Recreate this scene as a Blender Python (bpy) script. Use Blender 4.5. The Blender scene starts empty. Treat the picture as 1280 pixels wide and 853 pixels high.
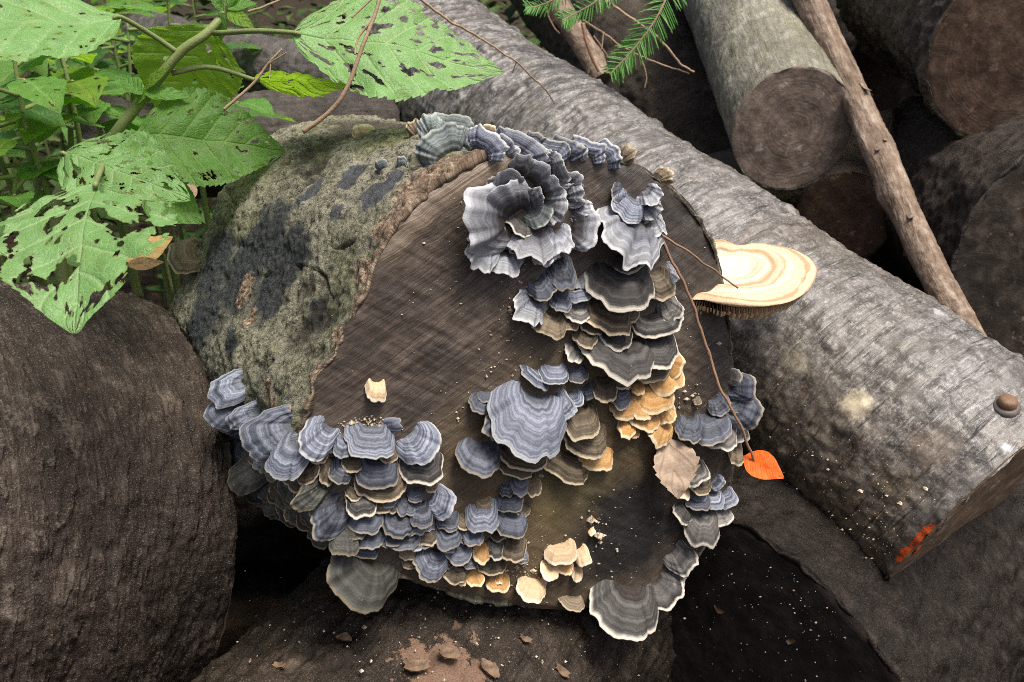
import bpy, math, random
import numpy as np
from mathutils import Vector
from mathutils.bvhtree import BVHTree

# ------------------------------------------------------------------ camera, sky, sun, exposure
scene = bpy.context.scene
F = 1100.0                                   # focal length in pixels of the 1280 px wide photograph
PITCH = math.radians(25)
CAM = np.array([0.0, 0.0, 0.95])
RT = np.array([1.0, 0, 0]); FW = np.array([0, math.cos(PITCH), -math.sin(PITCH)]); UP = np.array([0, math.sin(PITCH), math.cos(PITCH)])
cam_data = bpy.data.cameras.new('camera'); cam = bpy.data.objects.new('camera', cam_data)
scene.collection.objects.link(cam); scene.camera = cam
cam.location = CAM; cam.rotation_euler = (math.pi / 2 - PITCH, 0, 0)
cam_data.sensor_width = 36.0; cam_data.lens = 36.0 * F / 1280.0
cam_data.clip_start = 0.02; cam_data.clip_end = 400
cam_data.dof.use_dof = True; cam_data.dof.focus_distance = 0.76; cam_data.dof.aperture_fstop = 12.0

SUN_EL, SUN_AZ = math.radians(70), math.radians(128)        # azimuth from +Y, towards +X: high, over the camera's right shoulder
world = bpy.data.worlds.new('World'); scene.world = world; world.use_nodes = True
wn = world.node_tree.nodes; wl = world.node_tree.links
sky = wn.new('ShaderNodeTexSky'); sky.sky_type = 'NISHITA'; sky.sun_disc = False
sky.air_density = 0.6; sky.dust_density = 6.0; sky.ozone_density = 0.3
sky.sun_elevation = SUN_EL; sky.sun_rotation = SUN_AZ
wn['Background'].inputs['Strength'].default_value = 0.055
wl.new(sky.outputs[0], wn['Background'].inputs['Color'])
sd = bpy.data.lights.new('sun', 'SUN'); sun = bpy.data.objects.new('sun', sd); scene.collection.objects.link(sun)
sd.energy = 1.5; sd.angle = math.radians(22); sd.color = (1.0, 0.94, 0.84)
sv = Vector((math.cos(SUN_EL) * math.sin(SUN_AZ), math.cos(SUN_EL) * math.cos(SUN_AZ), math.sin(SUN_EL)))
sun.rotation_euler = sv.to_track_quat('Z', 'Y').to_euler()
scene.view_settings.view_transform = 'Standard'; scene.view_settings.look = 'None'
scene.view_settings.gamma = 1.0; scene.view_settings.use_curve_mapping = False
scene.view_settings.exposure = 1.55
scene.render.engine = 'CYCLES'; scene.cycles.use_denoising = False; scene.cycles.filter_width = 0.95

rng = np.random.RandomState(7)
random.seed(7)

# ------------------------------------------------------------------ pixel helpers (a pixel gives a direction only)
def cp(x, y, Z):
    return CAM + RT * ((x - 640) / F * Z) - UP * ((y - 426.5) / F * Z) + FW * Z
def ray(x, y):
    return RT * ((x - 640) / F) - UP * ((y - 426.5) / F) + FW
def depth(P):
    return float((P - CAM) @ FW)
def nrm(v):
    return v / (np.linalg.norm(v) + 1e-12)

# ------------------------------------------------------------------ vectorised gradient noise
_perm = np.random.RandomState(3).permutation(512).astype(np.int64)
_grad = np.random.RandomState(4).normal(size=(512, 3)); _grad /= np.linalg.norm(_grad, axis=1)[:, None]
def perlin(p):
    p = np.asarray(p, float); i = np.floor(p).astype(np.int64); f = p - i
    w = f * f * f * (f * (f * 6 - 15) + 10); out = 0
    for dx in (0, 1):
        for dy in (0, 1):
            for dz in (0, 1):
                h = _perm[(_perm[(_perm[(i[..., 0] + dx) & 511] + i[..., 1] + dy) & 511] + i[..., 2] + dz) & 511]
                g = _grad[h]
                d = g[..., 0] * (f[..., 0] - dx) + g[..., 1] * (f[..., 1] - dy) + g[..., 2] * (f[..., 2] - dz)
                out = out + d * (w[..., 0] if dx else 1 - w[..., 0]) * (w[..., 1] if dy else 1 - w[..., 1]) * (w[..., 2] if dz else 1 - w[..., 2])
    return out * 1.6
def fbm(p, sc=1.0, octs=4, gain=0.5, off=0.0):
    p = np.asarray(p, float) * sc + off; a = 1.0; s = 0; t = 0
    for _ in range(octs):
        s = s + a * perlin(p); t += a; a *= gain; p = p * 2.03 + 11.7
    return s / t
def ridged(p, sc=1.0, octs=4, off=0.0):
    p = np.asarray(p, float) * sc + off; a = 1.0; s = 0; t = 0
    for _ in range(octs):
        s = s + a * (1 - np.abs(perlin(p)) * 2); t += a; a *= 0.5; p = p * 2.1 + 5.3
    return s / t
def sstep(a, b, x):
    t = np.clip((x - a) / (b - a), 0, 1); return t * t * (3 - 2 * t)

# ------------------------------------------------------------------ object helpers
COL = scene.collection
def empty(name, loc, label=None, cat=None, group=None, kind=None):
    o = bpy.data.objects.new(name, None); COL.objects.link(o); o.location = [float(c) for c in loc]
    o.empty_display_size = 0.02
    tag(o, label, cat, group, kind); return o
def tag(o, label=None, cat=None, group=None, kind=None):
    if label: o['label'] = label
    if cat: o['category'] = cat
    if group: o['group'] = group
    if kind: o['kind'] = kind
    return o
def wloc(o):
    v = np.zeros(3)
    while o is not None:
        v = v + np.array(o.location); o = o.parent
    return v
def mesh_obj(name, V, Fc, mat, parent=None, attrs=None, smooth=True, loc=None):
    """one mesh object from world-space vertices; Fc is an (n,4) or (n,3) array"""
    V = np.asarray(V, float).reshape(-1, 3); Fc = np.asarray(Fc, np.int32)
    base = wloc(parent) if parent is not None else (np.asarray(loc, float) if loc is not None else np.zeros(3))
    me = bpy.data.meshes.new(name); k = Fc.shape[1]; n = len(Fc)
    me.vertices.add(len(V)); me.vertices.foreach_set('co', (V - base).astype(np.float32).ravel())
    me.loops.add(n * k); me.loops.foreach_set('vertex_index', Fc.ravel())
    me.polygons.add(n); me.polygons.foreach_set('loop_start', np.arange(0, n * k, k, dtype=np.int32))
    me.polygons.foreach_set('use_smooth', np.full(n, smooth, bool))
    for key, a in (attrs or {}).items():
        a = np.asarray(a, np.float32)
        if a.ndim == 2:
            at = me.attributes.new(key, 'FLOAT_VECTOR', 'POINT'); at.data.foreach_set('vector', a.ravel())
        else:
            at = me.attributes.new(key, 'FLOAT', 'POINT'); at.data.foreach_set('value', a)
    me.update(calc_edges=True); me.validate()
    me.materials.append(mat)
    o = bpy.data.objects.new(name, me); COL.objects.link(o)
    if parent is not None: o.parent = parent
    elif loc is not None: o.location = [float(c) for c in loc]
    return o
def grid_faces(nr, nc, wrap=False, off=0):
    r = np.arange(nr - 1)[:, None]; c = np.arange(nc if wrap else nc - 1)[None, :]
    c2 = (c + 1) % nc
    return np.stack([r * nc + c, r * nc + c2, (r + 1) * nc + c2, (r + 1) * nc + c], -1).reshape(-1, 4) + off
def tube(pts, rad, ns=8, closed=True, jitter=0.0):
    pts = np.asarray(pts, float); n = len(pts); rad = np.broadcast_to(np.asarray(rad, float), (n,))
    tg = np.gradient(pts, axis=0); tg /= np.linalg.norm(tg, axis=1)[:, None] + 1e-12
    ref = np.array([0, 0, 1.0]) if abs(tg[0][2]) < 0.9 else np.array([1.0, 0, 0])
    V = []; e1 = nrm(np.cross(tg[0], ref))
    for i in range(n):
        e1 = nrm(e1 - tg[i] * (e1 @ tg[i])); e2 = np.cross(tg[i], e1)
        a = np.arange(ns) / ns * 2 * math.pi
        rr = rad[i] * (1 + jitter * rng.uniform(-1, 1, ns))
        V.append(pts[i] + (np.cos(a) * rr)[:, None] * e1 + (np.sin(a) * rr)[:, None] * e2)
    V = np.concatenate(V); Fc = grid_faces(n, ns, True)
    if closed:
        k = len(V); V = np.vstack([V, pts[0], pts[-1]])
        j = np.arange(ns); j2 = (j + 1) % ns
        caps = np.concatenate([np.stack([np.full(ns, k), j2, j, j], -1), np.stack([np.full(ns, k + 1), (n - 1) * ns + j, (n - 1) * ns + j2, (n - 1) * ns + j2], -1)])
        # degenerate quads are avoided: fan with an extra ring point
        tri = caps[:, :3]
        Fq = np.concatenate([np.concatenate([Fc[:, [0, 1, 2]], Fc[:, [0, 2, 3]]]), tri])
        return V, Fq
    return V, Fc
def spline(P, n):
    """Catmull-Rom through control points"""
    P = np.asarray(P, float); P = np.vstack([2 * P[0] - P[1], P, 2 * P[-1] - P[-2]]); m = len(P) - 3
    t = np.linspace(0, m, n); i = np.clip(t.astype(int), 0, m - 1); u = (t - i)[:, None]
    a, b, c, d = P[i], P[i + 1], P[i + 2], P[i + 3]
    return 0.5 * (2 * b + (c - a) * u + (2 * a - 5 * b + 4 * c - d) * u ** 2 + (3 * b - a - 3 * c + d) * u ** 3)

# ------------------------------------------------------------------ material helpers
class NT:
    def __init__(s, name, rough=0.8, spec=0.3):
        s.m = bpy.data.materials.new(name); s.m.use_nodes = True
        s.t = s.m.node_tree; s.b = s.t.nodes['Principled BSDF']; s.out = s.t.nodes['Material Output']
        s.b.inputs['Roughness'].default_value = rough; s.b.inputs['Specular IOR Level'].default_value = spec
    def nd(s, ty, **k):
        n = s.t.nodes.new(ty)
        for a, v in k.items(): setattr(n, a, v)
        return n
    def put(s, sock, v):
        if v is None: return
        if isinstance(v, bpy.types.NodeSocket): s.t.links.new(v, sock)
        elif isinstance(v, (tuple, list)) and len(v) == 3 and sock.type == 'RGBA': sock.default_value = (*v, 1)
        else: sock.default_value = v
    def attr(s, name, out='Vector'):
        n = s.nd('ShaderNodeAttribute'); n.attribute_name = name; return n.outputs[out]
    def obj(s): return s.nd('ShaderNodeTexCoord').outputs['Object']
    def rand(s): return s.nd('ShaderNodeObjectInfo').outputs['Random']
    def scale(s, v, sc, loc=(0, 0, 0), rot=(0, 0, 0)):
        n = s.nd('ShaderNodeMapping'); s.put(n.inputs['Vector'], v)
        n.inputs['Scale'].default_value = sc if isinstance(sc, tuple) else (sc,) * 3
        n.inputs['Location'].default_value = loc; n.inputs['Rotation'].default_value = rot; return n.outputs[0]
    def noise(s, v, sc=1.0, det=4, ro=0.55, dist=0.0, col=False):
        n = s.nd('ShaderNodeTexNoise'); s.put(n.inputs['Vector'], v); n.inputs['Scale'].default_value = sc
        n.inputs['Detail'].default_value = det; n.inputs['Roughness'].default_value = ro; n.inputs['Distortion'].default_value = dist
        return n.outputs['Color' if col else 'Fac']
    def voro(s, v, sc=1.0, feat='F1', out='Distance', rnd=1.0):
        n = s.nd('ShaderNodeTexVoronoi', feature=feat); s.put(n.inputs['Vector'], v); n.inputs['Scale'].default_value = sc
        n.inputs['Randomness'].default_value = rnd; return n.outputs[out]
    def ramp(s, f, stops, mode='LINEAR'):
        n = s.nd('ShaderNodeValToRGB'); s.put(n.inputs[0], f); e = n.color_ramp.elements; n.color_ramp.interpolation = mode
        while len(e) < len(stops): e.new(0.5)
        for el, (p, c) in zip(e, stops):
            el.position = p; el.color = (c, c, c, 1) if isinstance(c, (int, float)) else (*c, 1)
        return n.outputs[0]
    def mix(s, f, a, b, mode='MIX'):
        n = s.nd('ShaderNodeMix', data_type='RGBA', blend_type=mode); s.put(n.inputs[0], f); s.put(n.inputs[6], a); s.put(n.inputs[7], b)
        return n.outputs[2]
    def math(s, op, a, b=None, c=None, clamp=False):
        n = s.nd('ShaderNodeMath', operation=op, use_clamp=clamp); s.put(n.inputs[0], a); s.put(n.inputs[1], b); s.put(n.inputs[2], c)
        return n.outputs[0]
    def comb(s, x, y, z):
        n = s.nd('ShaderNodeCombineXYZ'); s.put(n.inputs[0], x); s.put(n.inputs[1], y); s.put(n.inputs[2], z); return n.outputs[0]
    def sep(s, v):
        n = s.nd('ShaderNodeSeparateXYZ'); s.put(n.inputs[0], v); return n.outputs
    def vadd(s, a, b):
        n = s.nd('ShaderNodeVectorMath', operation='ADD'); s.put(n.inputs[0], a); s.put(n.inputs[1], b); return n.outputs[0]
    def vdist(s, a, b):
        n = s.nd('ShaderNodeVectorMath', operation='DISTANCE'); s.put(n.inputs[0], a); s.put(n.inputs[1], b); return n.outputs['Value']
    def bump(s, h, st=0.6, dist=0.003, nrml=None):
        n = s.nd('ShaderNodeBump'); n.inputs['Strength'].default_value = st; n.inputs['Distance'].default_value = dist
        s.put(n.inputs['Height'], h); s.put(n.inputs['Normal'], nrml); return n.outputs[0]
    def done(s, col=None, rough=None, normal=None):
        s.put(s.b.inputs['Base Color'], col); s.put(s.b.inputs['Roughness'], rough); s.put(s.b.inputs['Normal'], normal); return s.m

# ------------------------------------------------------------------ logs
BV = {}
def frame_of(ax):
    e1 = nrm(RT - ax * (RT @ ax)); e2 = np.cross(e1, ax)
    if e2[2] < 0: e2 = -e2
    return e1, e2
def build_log(name, label, P0, P1, r0, r1, nu, nl, disp, bark_mat, face_mat, outline=None, fn=None, face_disp=None, lip=None,
              nr=40, spow=1.0, group=None, back=True, cat='log'):
    P0 = np.asarray(P0, float); P1 = np.asarray(P1, float); L = np.linalg.norm(P1 - P0); ax = (P1 - P0) / L
    e1, e2 = frame_of(ax)
    root = empty(name, (P0 + P1) / 2 - np.array([0, 0, (r0 + r1) / 2]), label, cat, group)
    th = np.arange(nu) / nu * 2 * math.pi
    R0 = np.full(nu, r0) if outline is None else outline(th)
    k = r1 / r0
    s = np.linspace(0, 1, nl) ** spow
    rad = R0[None, :] * (1 + (k - 1) * s[:, None])
    al = np.repeat((s * L)[:, None], nu, 1)
    dirs = np.cos(th)[:, None] * e1 + np.sin(th)[:, None] * e2
    bc = np.stack([rad * np.cos(th), rad * np.sin(th), al], -1)
    dr = disp(bc, th[None, :], al)
    edge = np.exp(-al / (0.012 + 0.035 * np.exp(-((th[None, :] - 1.95) / 0.4) ** 2)))
    lipm = np.zeros(nu)
    if lip is not None:
        lipm = lip(th); dr = dr + lipm[None, :] * 0.002 * np.exp(-al / 0.25)
        al = al + (lipm[None, :] * (0.001 + 0.007 * fbm(bc, 45, 4)) * np.exp(-al / 0.05))
    al = al + 0.006 * fbm(bc, 40, 4, off=2.0) * np.exp(-al / 0.02)
    shear = np.zeros(nu)
    if fn is not None:
        ring = dirs * R0[:, None]; shear = -(ring @ fn) / (ax @ fn)
    rr = rad + dr
    V = P0 + (al + shear[None, :] * (1 - s[:, None]))[..., None] * ax + rr[..., None] * dirs[None]
    # inner lip rows so that the bark has a thickness at the sawn end
    inner = []
    for q, (dep, fr) in enumerate(((0.003, 0.0), (0.000, 0.5))):
        ri = R0 * 0.975 + (rr[0] - R0 * 0.975) * fr + 0.002 * fbm(bc[0], 45, 4, off=q * 9)
        inner.append(P0 + (dep * (0.3 + lipm) + al[0] + shear)[:, None] * ax + ri[:, None] * dirs)
    V = np.concatenate([np.stack(inner), V]); bcs = np.concatenate([bc[:1], bc[:1], bc]); ed = np.concatenate([np.ones((2, nu)), edge])
    ed = ed * (0.25 + 0.75 * lipm[None, :])
    Fc = grid_faces(nl + 2, nu, True)
    relief = np.concatenate([dr[:1] * 0 - 0.01, dr[:1] * 0 - 0.004, dr])
    mesh_obj('bark', V, Fc, bark_mat, root, {'bc': bcs.reshape(-1, 3), 'edge': ed.ravel(), 'relief': relief.ravel()})
    bv = [(V.reshape(-1, 3), Fc)]
    # sawn face
    q = np.linspace(0, 1, nr) ** 0.8
    fb = np.stack([q[:, None] * R0 * np.cos(th), q[:, None] * R0 * np.sin(th), np.zeros((nr, nu))], -1)
    fnv = ax if fn is None else -fn
    fd = face_disp(fb) if face_disp is not None else 0.0015 * fbm(fb, 40, 3) + 0.004 * fbm(fb, 9, 2)
    rimr = R0 * (1 + 0.014 * fbm(fb[-1], 50, 4))
    FV = P0 + (q[:, None] * rimr)[..., None] * dirs[None] + (q[:, None] * shear)[..., None] * ax + (fd + 0.002 * sstep(0.97, 1, q)[:, None])[..., None] * fnv
    FF = grid_faces(nr, nu, True)[:, ::-1]
    mesh_obj('cut_face', FV, FF, face_mat, root, {'bc': fb.reshape(-1, 3), 'q': np.repeat(q[:, None], nu, 1).ravel()})
    bv.append((FV.reshape(-1, 3), FF))
    if back:
        rb = rr[-1]; BVt = P1 + (np.linspace(0, 1, 6)[:, None] * rb)[..., None] * dirs[None]
        bb = np.stack([np.linspace(0, 1, 6)[:, None] * rb * np.cos(th), np.linspace(0, 1, 6)[:, None] * rb * np.sin(th), np.zeros((6, nu))], -1)
        mesh_obj('cut_face', BVt, grid_faces(6, nu, True), face_mat, root, {'bc': bb.reshape(-1, 3), 'q': np.repeat(np.linspace(0, 1, 6)[:, None], nu, 1).ravel()})
    BV[name + label] = None
    root_info[root.name] = dict(P0=P0, P1=P1, ax=ax, e1=e1, e2=e2, L=L, fn=(-ax if fn is None else fn), bv=[BVHTree.FromPolygons(v.tolist(), f.tolist()) for v, f in bv] if label in want_bvh else None)
    return root
root_info = {}
want_bvh = set()
# ------------------------------------------------------------------ bark and wood materials
def mat_bark_main():
    n = NT('lichen_bark', 0.85, 0.25); v = n.attr('bc'); e = n.attr('edge', 'Fac')
    fine = n.noise(v, 260, 5, 0.7); mid = n.noise(v, 55, 4, 0.6); big = n.noise(v, 9, 4, 0.6, 0.4); big2 = n.noise(n.scale(v, 1, (3.1, 1.7, 0.4)), 13, 5, 0.65, 0.3)
    c = n.ramp(mid, [(0.3, (0.055, 0.054, 0.036)), (0.48, (0.155, 0.152, 0.105)), (0.68, (0.29, 0.285, 0.21))])
    gr_ = n.noise(v, 700, 4, 0.75)
    c = n.mix(n.ramp(fine, [(0.46, 0.0), (0.62, 0.8)]), c, (0.35, 0.33, 0.25))
    c = n.mix(n.ramp(fine, [(0.36, 0.85), (0.46, 0.0)]), c, (0.026, 0.025, 0.02))
    c = n.mix(n.ramp(gr_, [(0.56, 0.0), (0.66, 0.8)]), c, (0.50, 0.47, 0.38))
    c = n.mix(n.ramp(gr_, [(0.34, 0.7), (0.42, 0.0)]), c, (0.03, 0.027, 0.02))
    # greenish algae, blue-black stains, smooth slate patches
    c = n.mix(n.math('MULTIPLY', n.ramp(big2, [(0.5, 0.0), (0.64, 0.55)]), 0.6), c, (0.13, 0.15, 0.05))
    sa = n.sep(n.attr('stain')); wob = n.math('MULTIPLY', n.math('SUBTRACT', n.math('ADD', n.math('MULTIPLY', mid, 0.6), n.math('MULTIPLY', fine, 0.4)), 0.5), 2.6)
    st = n.ramp(n.math('ADD', sa[0], n.math('MULTIPLY', wob, 1.2)), [(0.28, 0.0), (0.62, 0.95)])
    c = n.mix(st, c, n.ramp(fine, [(0.4, (0.014, 0.017, 0.022)), (0.66, (0.06, 0.068, 0.075))]))
    sl = n.ramp(n.math('ADD', sa[1], n.math('MULTIPLY', n.math('SUBTRACT', n.noise(v, 38, 3, 0.5, 0.6), 0.5), 2.2)), [(0.5, 0.0), (0.56, 0.95)])
    c = n.mix(sl, c, n.ramp(mid, [(0.3, (0.05, 0.053, 0.06)), (0.7, (0.105, 0.11, 0.125))]))
    rb = n.ramp(n.math('ADD', sa[2], n.math('MULTIPLY', wob, 0.6)), [(0.35, 0.0), (0.6, 0.95)])
    c = n.mix(rb, c, n.ramp(fine, [(0.38, (0.05, 0.032, 0.020)), (0.50, (0.22, 0.155, 0.105)), (0.62, (0.50, 0.40, 0.30))]))
    ms = n.ramp(n.math('ADD', n.attr('moss', 'Fac'), wob), [(0.4, 0.0), (0.8, 0.7)])
    c = n.mix(ms, c, n.ramp(fine, [(0.35, (0.03, 0.035, 0.012)), (0.65, (0.17, 0.18, 0.07))]))
    br = n.ramp(n.math('ADD', n.math('MULTIPLY', e, 1.15), n.math('MULTIPLY', n.math('SUBTRACT', mid, 0.5), 1.3)), [(0.42, 0.0), (0.62, 1.0)])
    crumb = n.ramp(n.noise(v, 150, 4, 0.7), [(0.3, (0.05, 0.034, 0.022)), (0.5, (0.22, 0.16, 0.11)), (0.68, (0.50, 0.40, 0.30))])
    c = n.mix(br, c, crumb)
    pk = n.ramp(n.noise(n.scale(v, 1, (7, 2, 9)), 30, 4, 0.7), [(0.66, 0.0), (0.72, 0.7)])
    c = n.mix(pk, c, (0.30, 0.19, 0.13))
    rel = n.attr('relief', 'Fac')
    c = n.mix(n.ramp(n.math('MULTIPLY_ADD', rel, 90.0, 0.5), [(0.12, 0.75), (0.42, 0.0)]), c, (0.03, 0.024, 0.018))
    h = n.math('ADD', n.math('MULTIPLY', fine, 0.5), n.math('MULTIPLY', n.noise(v, 120, 3, 0.6), 0.8))
    h = n.math('ADD', h, n.math('MULTIPLY', gr_, 0.45))
    return n.done(c, n.ramp(sl, [(0, 0.85), (1, 0.5)]), n.bump(h, 1.0, 0.0045))
def mat_face_main():
    n = NT('weathered_sawn_wood', 0.55, 0.4); v = n.attr('bc'); q = n.attr('q', 'Fac')
    rot = n.scale(v, (1, 1, 1), (0, 0, 0), (0, 0, math.radians(-31)))
    saw = n.math('ADD', n.math('MULTIPLY', n.noise(n.scale(rot, (20, 260, 1)), 1, 5, 0.7, 1.2), 0.62), n.math('MULTIPLY', n.noise(v, 26, 5, 0.65, 0.4), 0.38)); saw2 = n.noise(n.scale(rot, (12, 700, 1)), 1, 4, 0.65, 0.8)
    big = n.noise(v, 9, 4, 0.6, 0.5); mid = n.noise(v, 40, 5, 0.65); fine = n.noise(v, 350, 4, 0.7)
    c = n.ramp(saw, [(0.28, (0.022, 0.018, 0.015)), (0.44, (0.062, 0.048, 0.038)), (0.56, (0.12, 0.094, 0.075)), (0.70, (0.27, 0.215, 0.17))])
    c = n.mix(n.ramp(saw2, [(0.55, 0.0), (0.72, 0.55)]), c, (0.19, 0.145, 0.11))
    c = n.mix(n.ramp(big, [(0.46, 0.0), (0.66, 0.55)]), c, n.mix(n.ramp(saw, [(0.4, 0.0), (0.7, 0.5)]), (0.014, 0.013, 0.014), (0.06, 0.048, 0.042)))
    x, y, z = n.sep(v)
    # warm, algae-tinted wood round the lower middle, sky gloss painted as grey towards the top right
    warm = n.math('MULTIPLY', n.ramp(n.math('ADD', n.vdist(v, (0.03, -0.095, 0)), n.math('MULTIPLY', n.math('SUBTRACT', big, 0.5), 0.12)), [(0.07, 1.0), (0.18, 0.0)]), 0.85)
    c = n.mix(warm, c, n.mix(saw, (0.045, 0.032, 0.016), (0.17, 0.125, 0.062)))
    pale = n.ramp(n.math('ADD', n.vdist(v, (0.035, -0.10, 0)), n.math('MULTIPLY', n.math('SUBTRACT', mid, 0.5), 0.12)), [(0.0, 0.6), (0.05, 0.0)])
    c = n.mix(pale, c, (0.20, 0.17, 0.07))
    blk = n.ramp(n.math('ADD', n.vdist(v, (0.085, -0.155, 0)), n.math('MULTIPLY', n.math('SUBTRACT', mid, 0.5), 0.08)), [(0.035, 0.9), (0.085, 0.0)])
    c = n.mix(blk, c, (0.010, 0.011, 0.014))
    grey = n.math('MULTIPLY', n.ramp(n.math('ADD', n.math('ADD', x, y), n.math('MULTIPLY', n.math('SUBTRACT', mid, 0.5), 0.25)), [(0.13, 0.0), (0.33, 1.0)]), 0.85)
    gm = n.ramp(n.noise(v, 60, 5, 0.7, 0.5), [(0.3, (0.018, 0.018, 0.019)), (0.55, (0.045, 0.046, 0.048)), (0.78, (0.14, 0.14, 0.142))])
    c = n.mix(grey, c, gm)
    c = n.mix(n.ramp(n.noise(n.scale(v, 1, (4, 4, 4)), 420, 3, 0.6), [(0.73, 0.0), (0.77, 0.75)]), c, (0.36, 0.29, 0.21))
    c = n.mix(n.ramp(q, [(0.955, 0.0), (1.0, 0.6)]), c, (0.045, 0.034, 0.024))
    an = n.math('ARCTAN2', y, x); ledge = n.math('MULTIPLY', n.ramp(n.math('ADD', q, n.math('MULTIPLY', n.math('SUBTRACT', big, 0.5), 0.10)), [(0.90, 0.0), (0.94, 1.0)]), n.math('MULTIPLY', n.ramp(n.math('DIVIDE', an, 3.1416), [(0.52, 0.0), (0.57, 1.0)]), n.ramp(n.math('DIVIDE', an, 3.1416), [(0.72, 1.0), (0.80, 0.0)])))
    c = n.mix(n.math('MULTIPLY', ledge, 0.85), c, n.ramp(saw2, [(0.35, (0.10, 0.072, 0.05)), (0.65, (0.36, 0.29, 0.22))]))
    h = n.math('ADD', n.math('MULTIPLY', saw, 0.9), n.math('ADD', n.math('MULTIPLY', saw2, 0.5), n.math('MULTIPLY', fine, 0.45)))
    return n.done(c, n.ramp(mid, [(0.3, 0.34), (0.7, 0.62)]), n.bump(h, 0.55, 0.0018))
def mat_bark_silver():
    n = NT('silver_grey_bark', 0.5, 0.6); v = n.attr('bc'); x, y, z = n.sep(v)
    circ = n.scale(v, (14, 14, 170)); dash = n.noise(circ, 1, 4, 0.6, 0.5); circ2 = n.noise(n.scale(v, (38, 38, 330), (3, 1, 4)), 1, 3, 0.6, 0.4)
    fine = n.noise(v, 330, 4, 0.7); mid = n.noise(v, 45, 5, 0.65); big = n.noise(v, 8, 3, 0.55)
    c = n.ramp(mid, [(0.28, (0.045, 0.042, 0.038)), (0.48, (0.115, 0.11, 0.105)), (0.7, (0.25, 0.245, 0.24))])
    c = n.mix(n.ramp(fine, [(0.5, 0.0), (0.72, 0.7)]), c, (0.48, 0.48, 0.47))
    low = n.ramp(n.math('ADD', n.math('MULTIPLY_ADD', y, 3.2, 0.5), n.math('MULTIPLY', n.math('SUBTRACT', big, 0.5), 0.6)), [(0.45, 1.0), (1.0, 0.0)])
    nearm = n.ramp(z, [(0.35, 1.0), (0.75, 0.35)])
    c = n.mix(n.ramp(dash, [(0.31, 0.95), (0.41, 0.0)]), c, (0.025, 0.022, 0.02))
    c = n.mix(n.ramp(circ2, [(0.30, 0.8), (0.41, 0.0)]), c, (0.05, 0.043, 0.036))
    c = n.mix(n.ramp(circ2, [(0.60, 0.0), (0.72, 0.6)]), c, (0.50, 0.49, 0.48))
    c = n.mix(n.math('MULTIPLY', n.ramp(n.noise(n.scale(v, (1, 1, 1.6), (2, 8, 5)), 13, 4, 0.65, 0.6), [(0.38, 0.7), (0.52, 0.0)]), 0.7), c, (0.10, 0.088, 0.072))
    fa_ = n.ramp(z, [(0.40, 0.0), (0.75, 1.0)]); rg_ = n.noise(n.scale(v, (26, 26, 120), (1, 7, 3)), 1, 5, 0.7, 0.8)
    c = n.mix(n.math('MULTIPLY', fa_, n.ramp(rg_, [(0.40, 0.9), (0.52, 0.0)])), c, (0.045, 0.04, 0.034))
    c = n.mix(n.math('MULTIPLY', fa_, n.ramp(rg_, [(0.58, 0.0), (0.72, 0.6)])), c, (0.50, 0.49, 0.48))
    gr_ = n.noise(v, 900, 3, 0.7); c = n.mix(n.ramp(gr_, [(0.34, 0.4), (0.44, 0.0)]), c, (0.06, 0.054, 0.048))
    rust = n.ramp(n.noise(n.scale(v, (16, 16, 60), (9, 2, 1)), 1, 3, 0.6, 0.3), [(0.70, 0.0), (0.75, 0.75)])
    c = n.mix(rust, c, (0.17, 0.10, 0.065))
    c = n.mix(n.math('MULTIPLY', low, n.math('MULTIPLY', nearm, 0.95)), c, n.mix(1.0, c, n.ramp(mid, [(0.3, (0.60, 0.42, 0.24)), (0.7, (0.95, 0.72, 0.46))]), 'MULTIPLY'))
    gr = n.ramp(n.noise(n.scale(v, 1, (5, 9, 2)), 16, 4, 0.6), [(0.6, 0.0), (0.72, 0.5)])
    c = n.mix(gr, c, (0.10, 0.105, 0.05))
    for p, r, a, col in LICHEN:                       # pale round lichen spots growing on the smooth bark
        d = n.math('ADD', n.vdist(v, p), n.math('MULTIPLY', n.math('SUBTRACT', n.noise(v, 160, 4, 0.7), 0.5), r * 1.6))
        c = n.mix(n.math('MULTIPLY', n.ramp(n.math('DIVIDE', d, r * 1.3), [(0.45, 1.0), (0.95, 0.0)]), a), c, col)
    for p, q, w in PAINT:                             # a stroke of orange marking paint over the sawn edge
        d = n.math('ADD', n.vdist(n.scale(v, (1, 1, 1)), p), n.math('MULTIPLY', n.math('SUBTRACT', n.noise(v, 240, 3, 0.7), 0.5), 0.02))
        c = n.mix(n.ramp(n.math('DIVIDE', d, w), [(0.85, 0.92), (1.0, 0.0)]), c, (0.62, 0.085, 0.012))
    rel = n.attr('relief', 'Fac')
    h = n.math('ADD', n.math('MULTIPLY', n.ramp(dash, [(0.22, 0.0), (0.4, 1.0)]), 0.8), n.math('ADD', n.math('MULTIPLY', fine, 0.35), n.math('MULTIPLY', circ2, 0.6)))
    return n.done(c, n.ramp(mid, [(0.3, 0.36), (0.7, 0.58)]), n.bump(h, 0.6, 0.0022))
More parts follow.
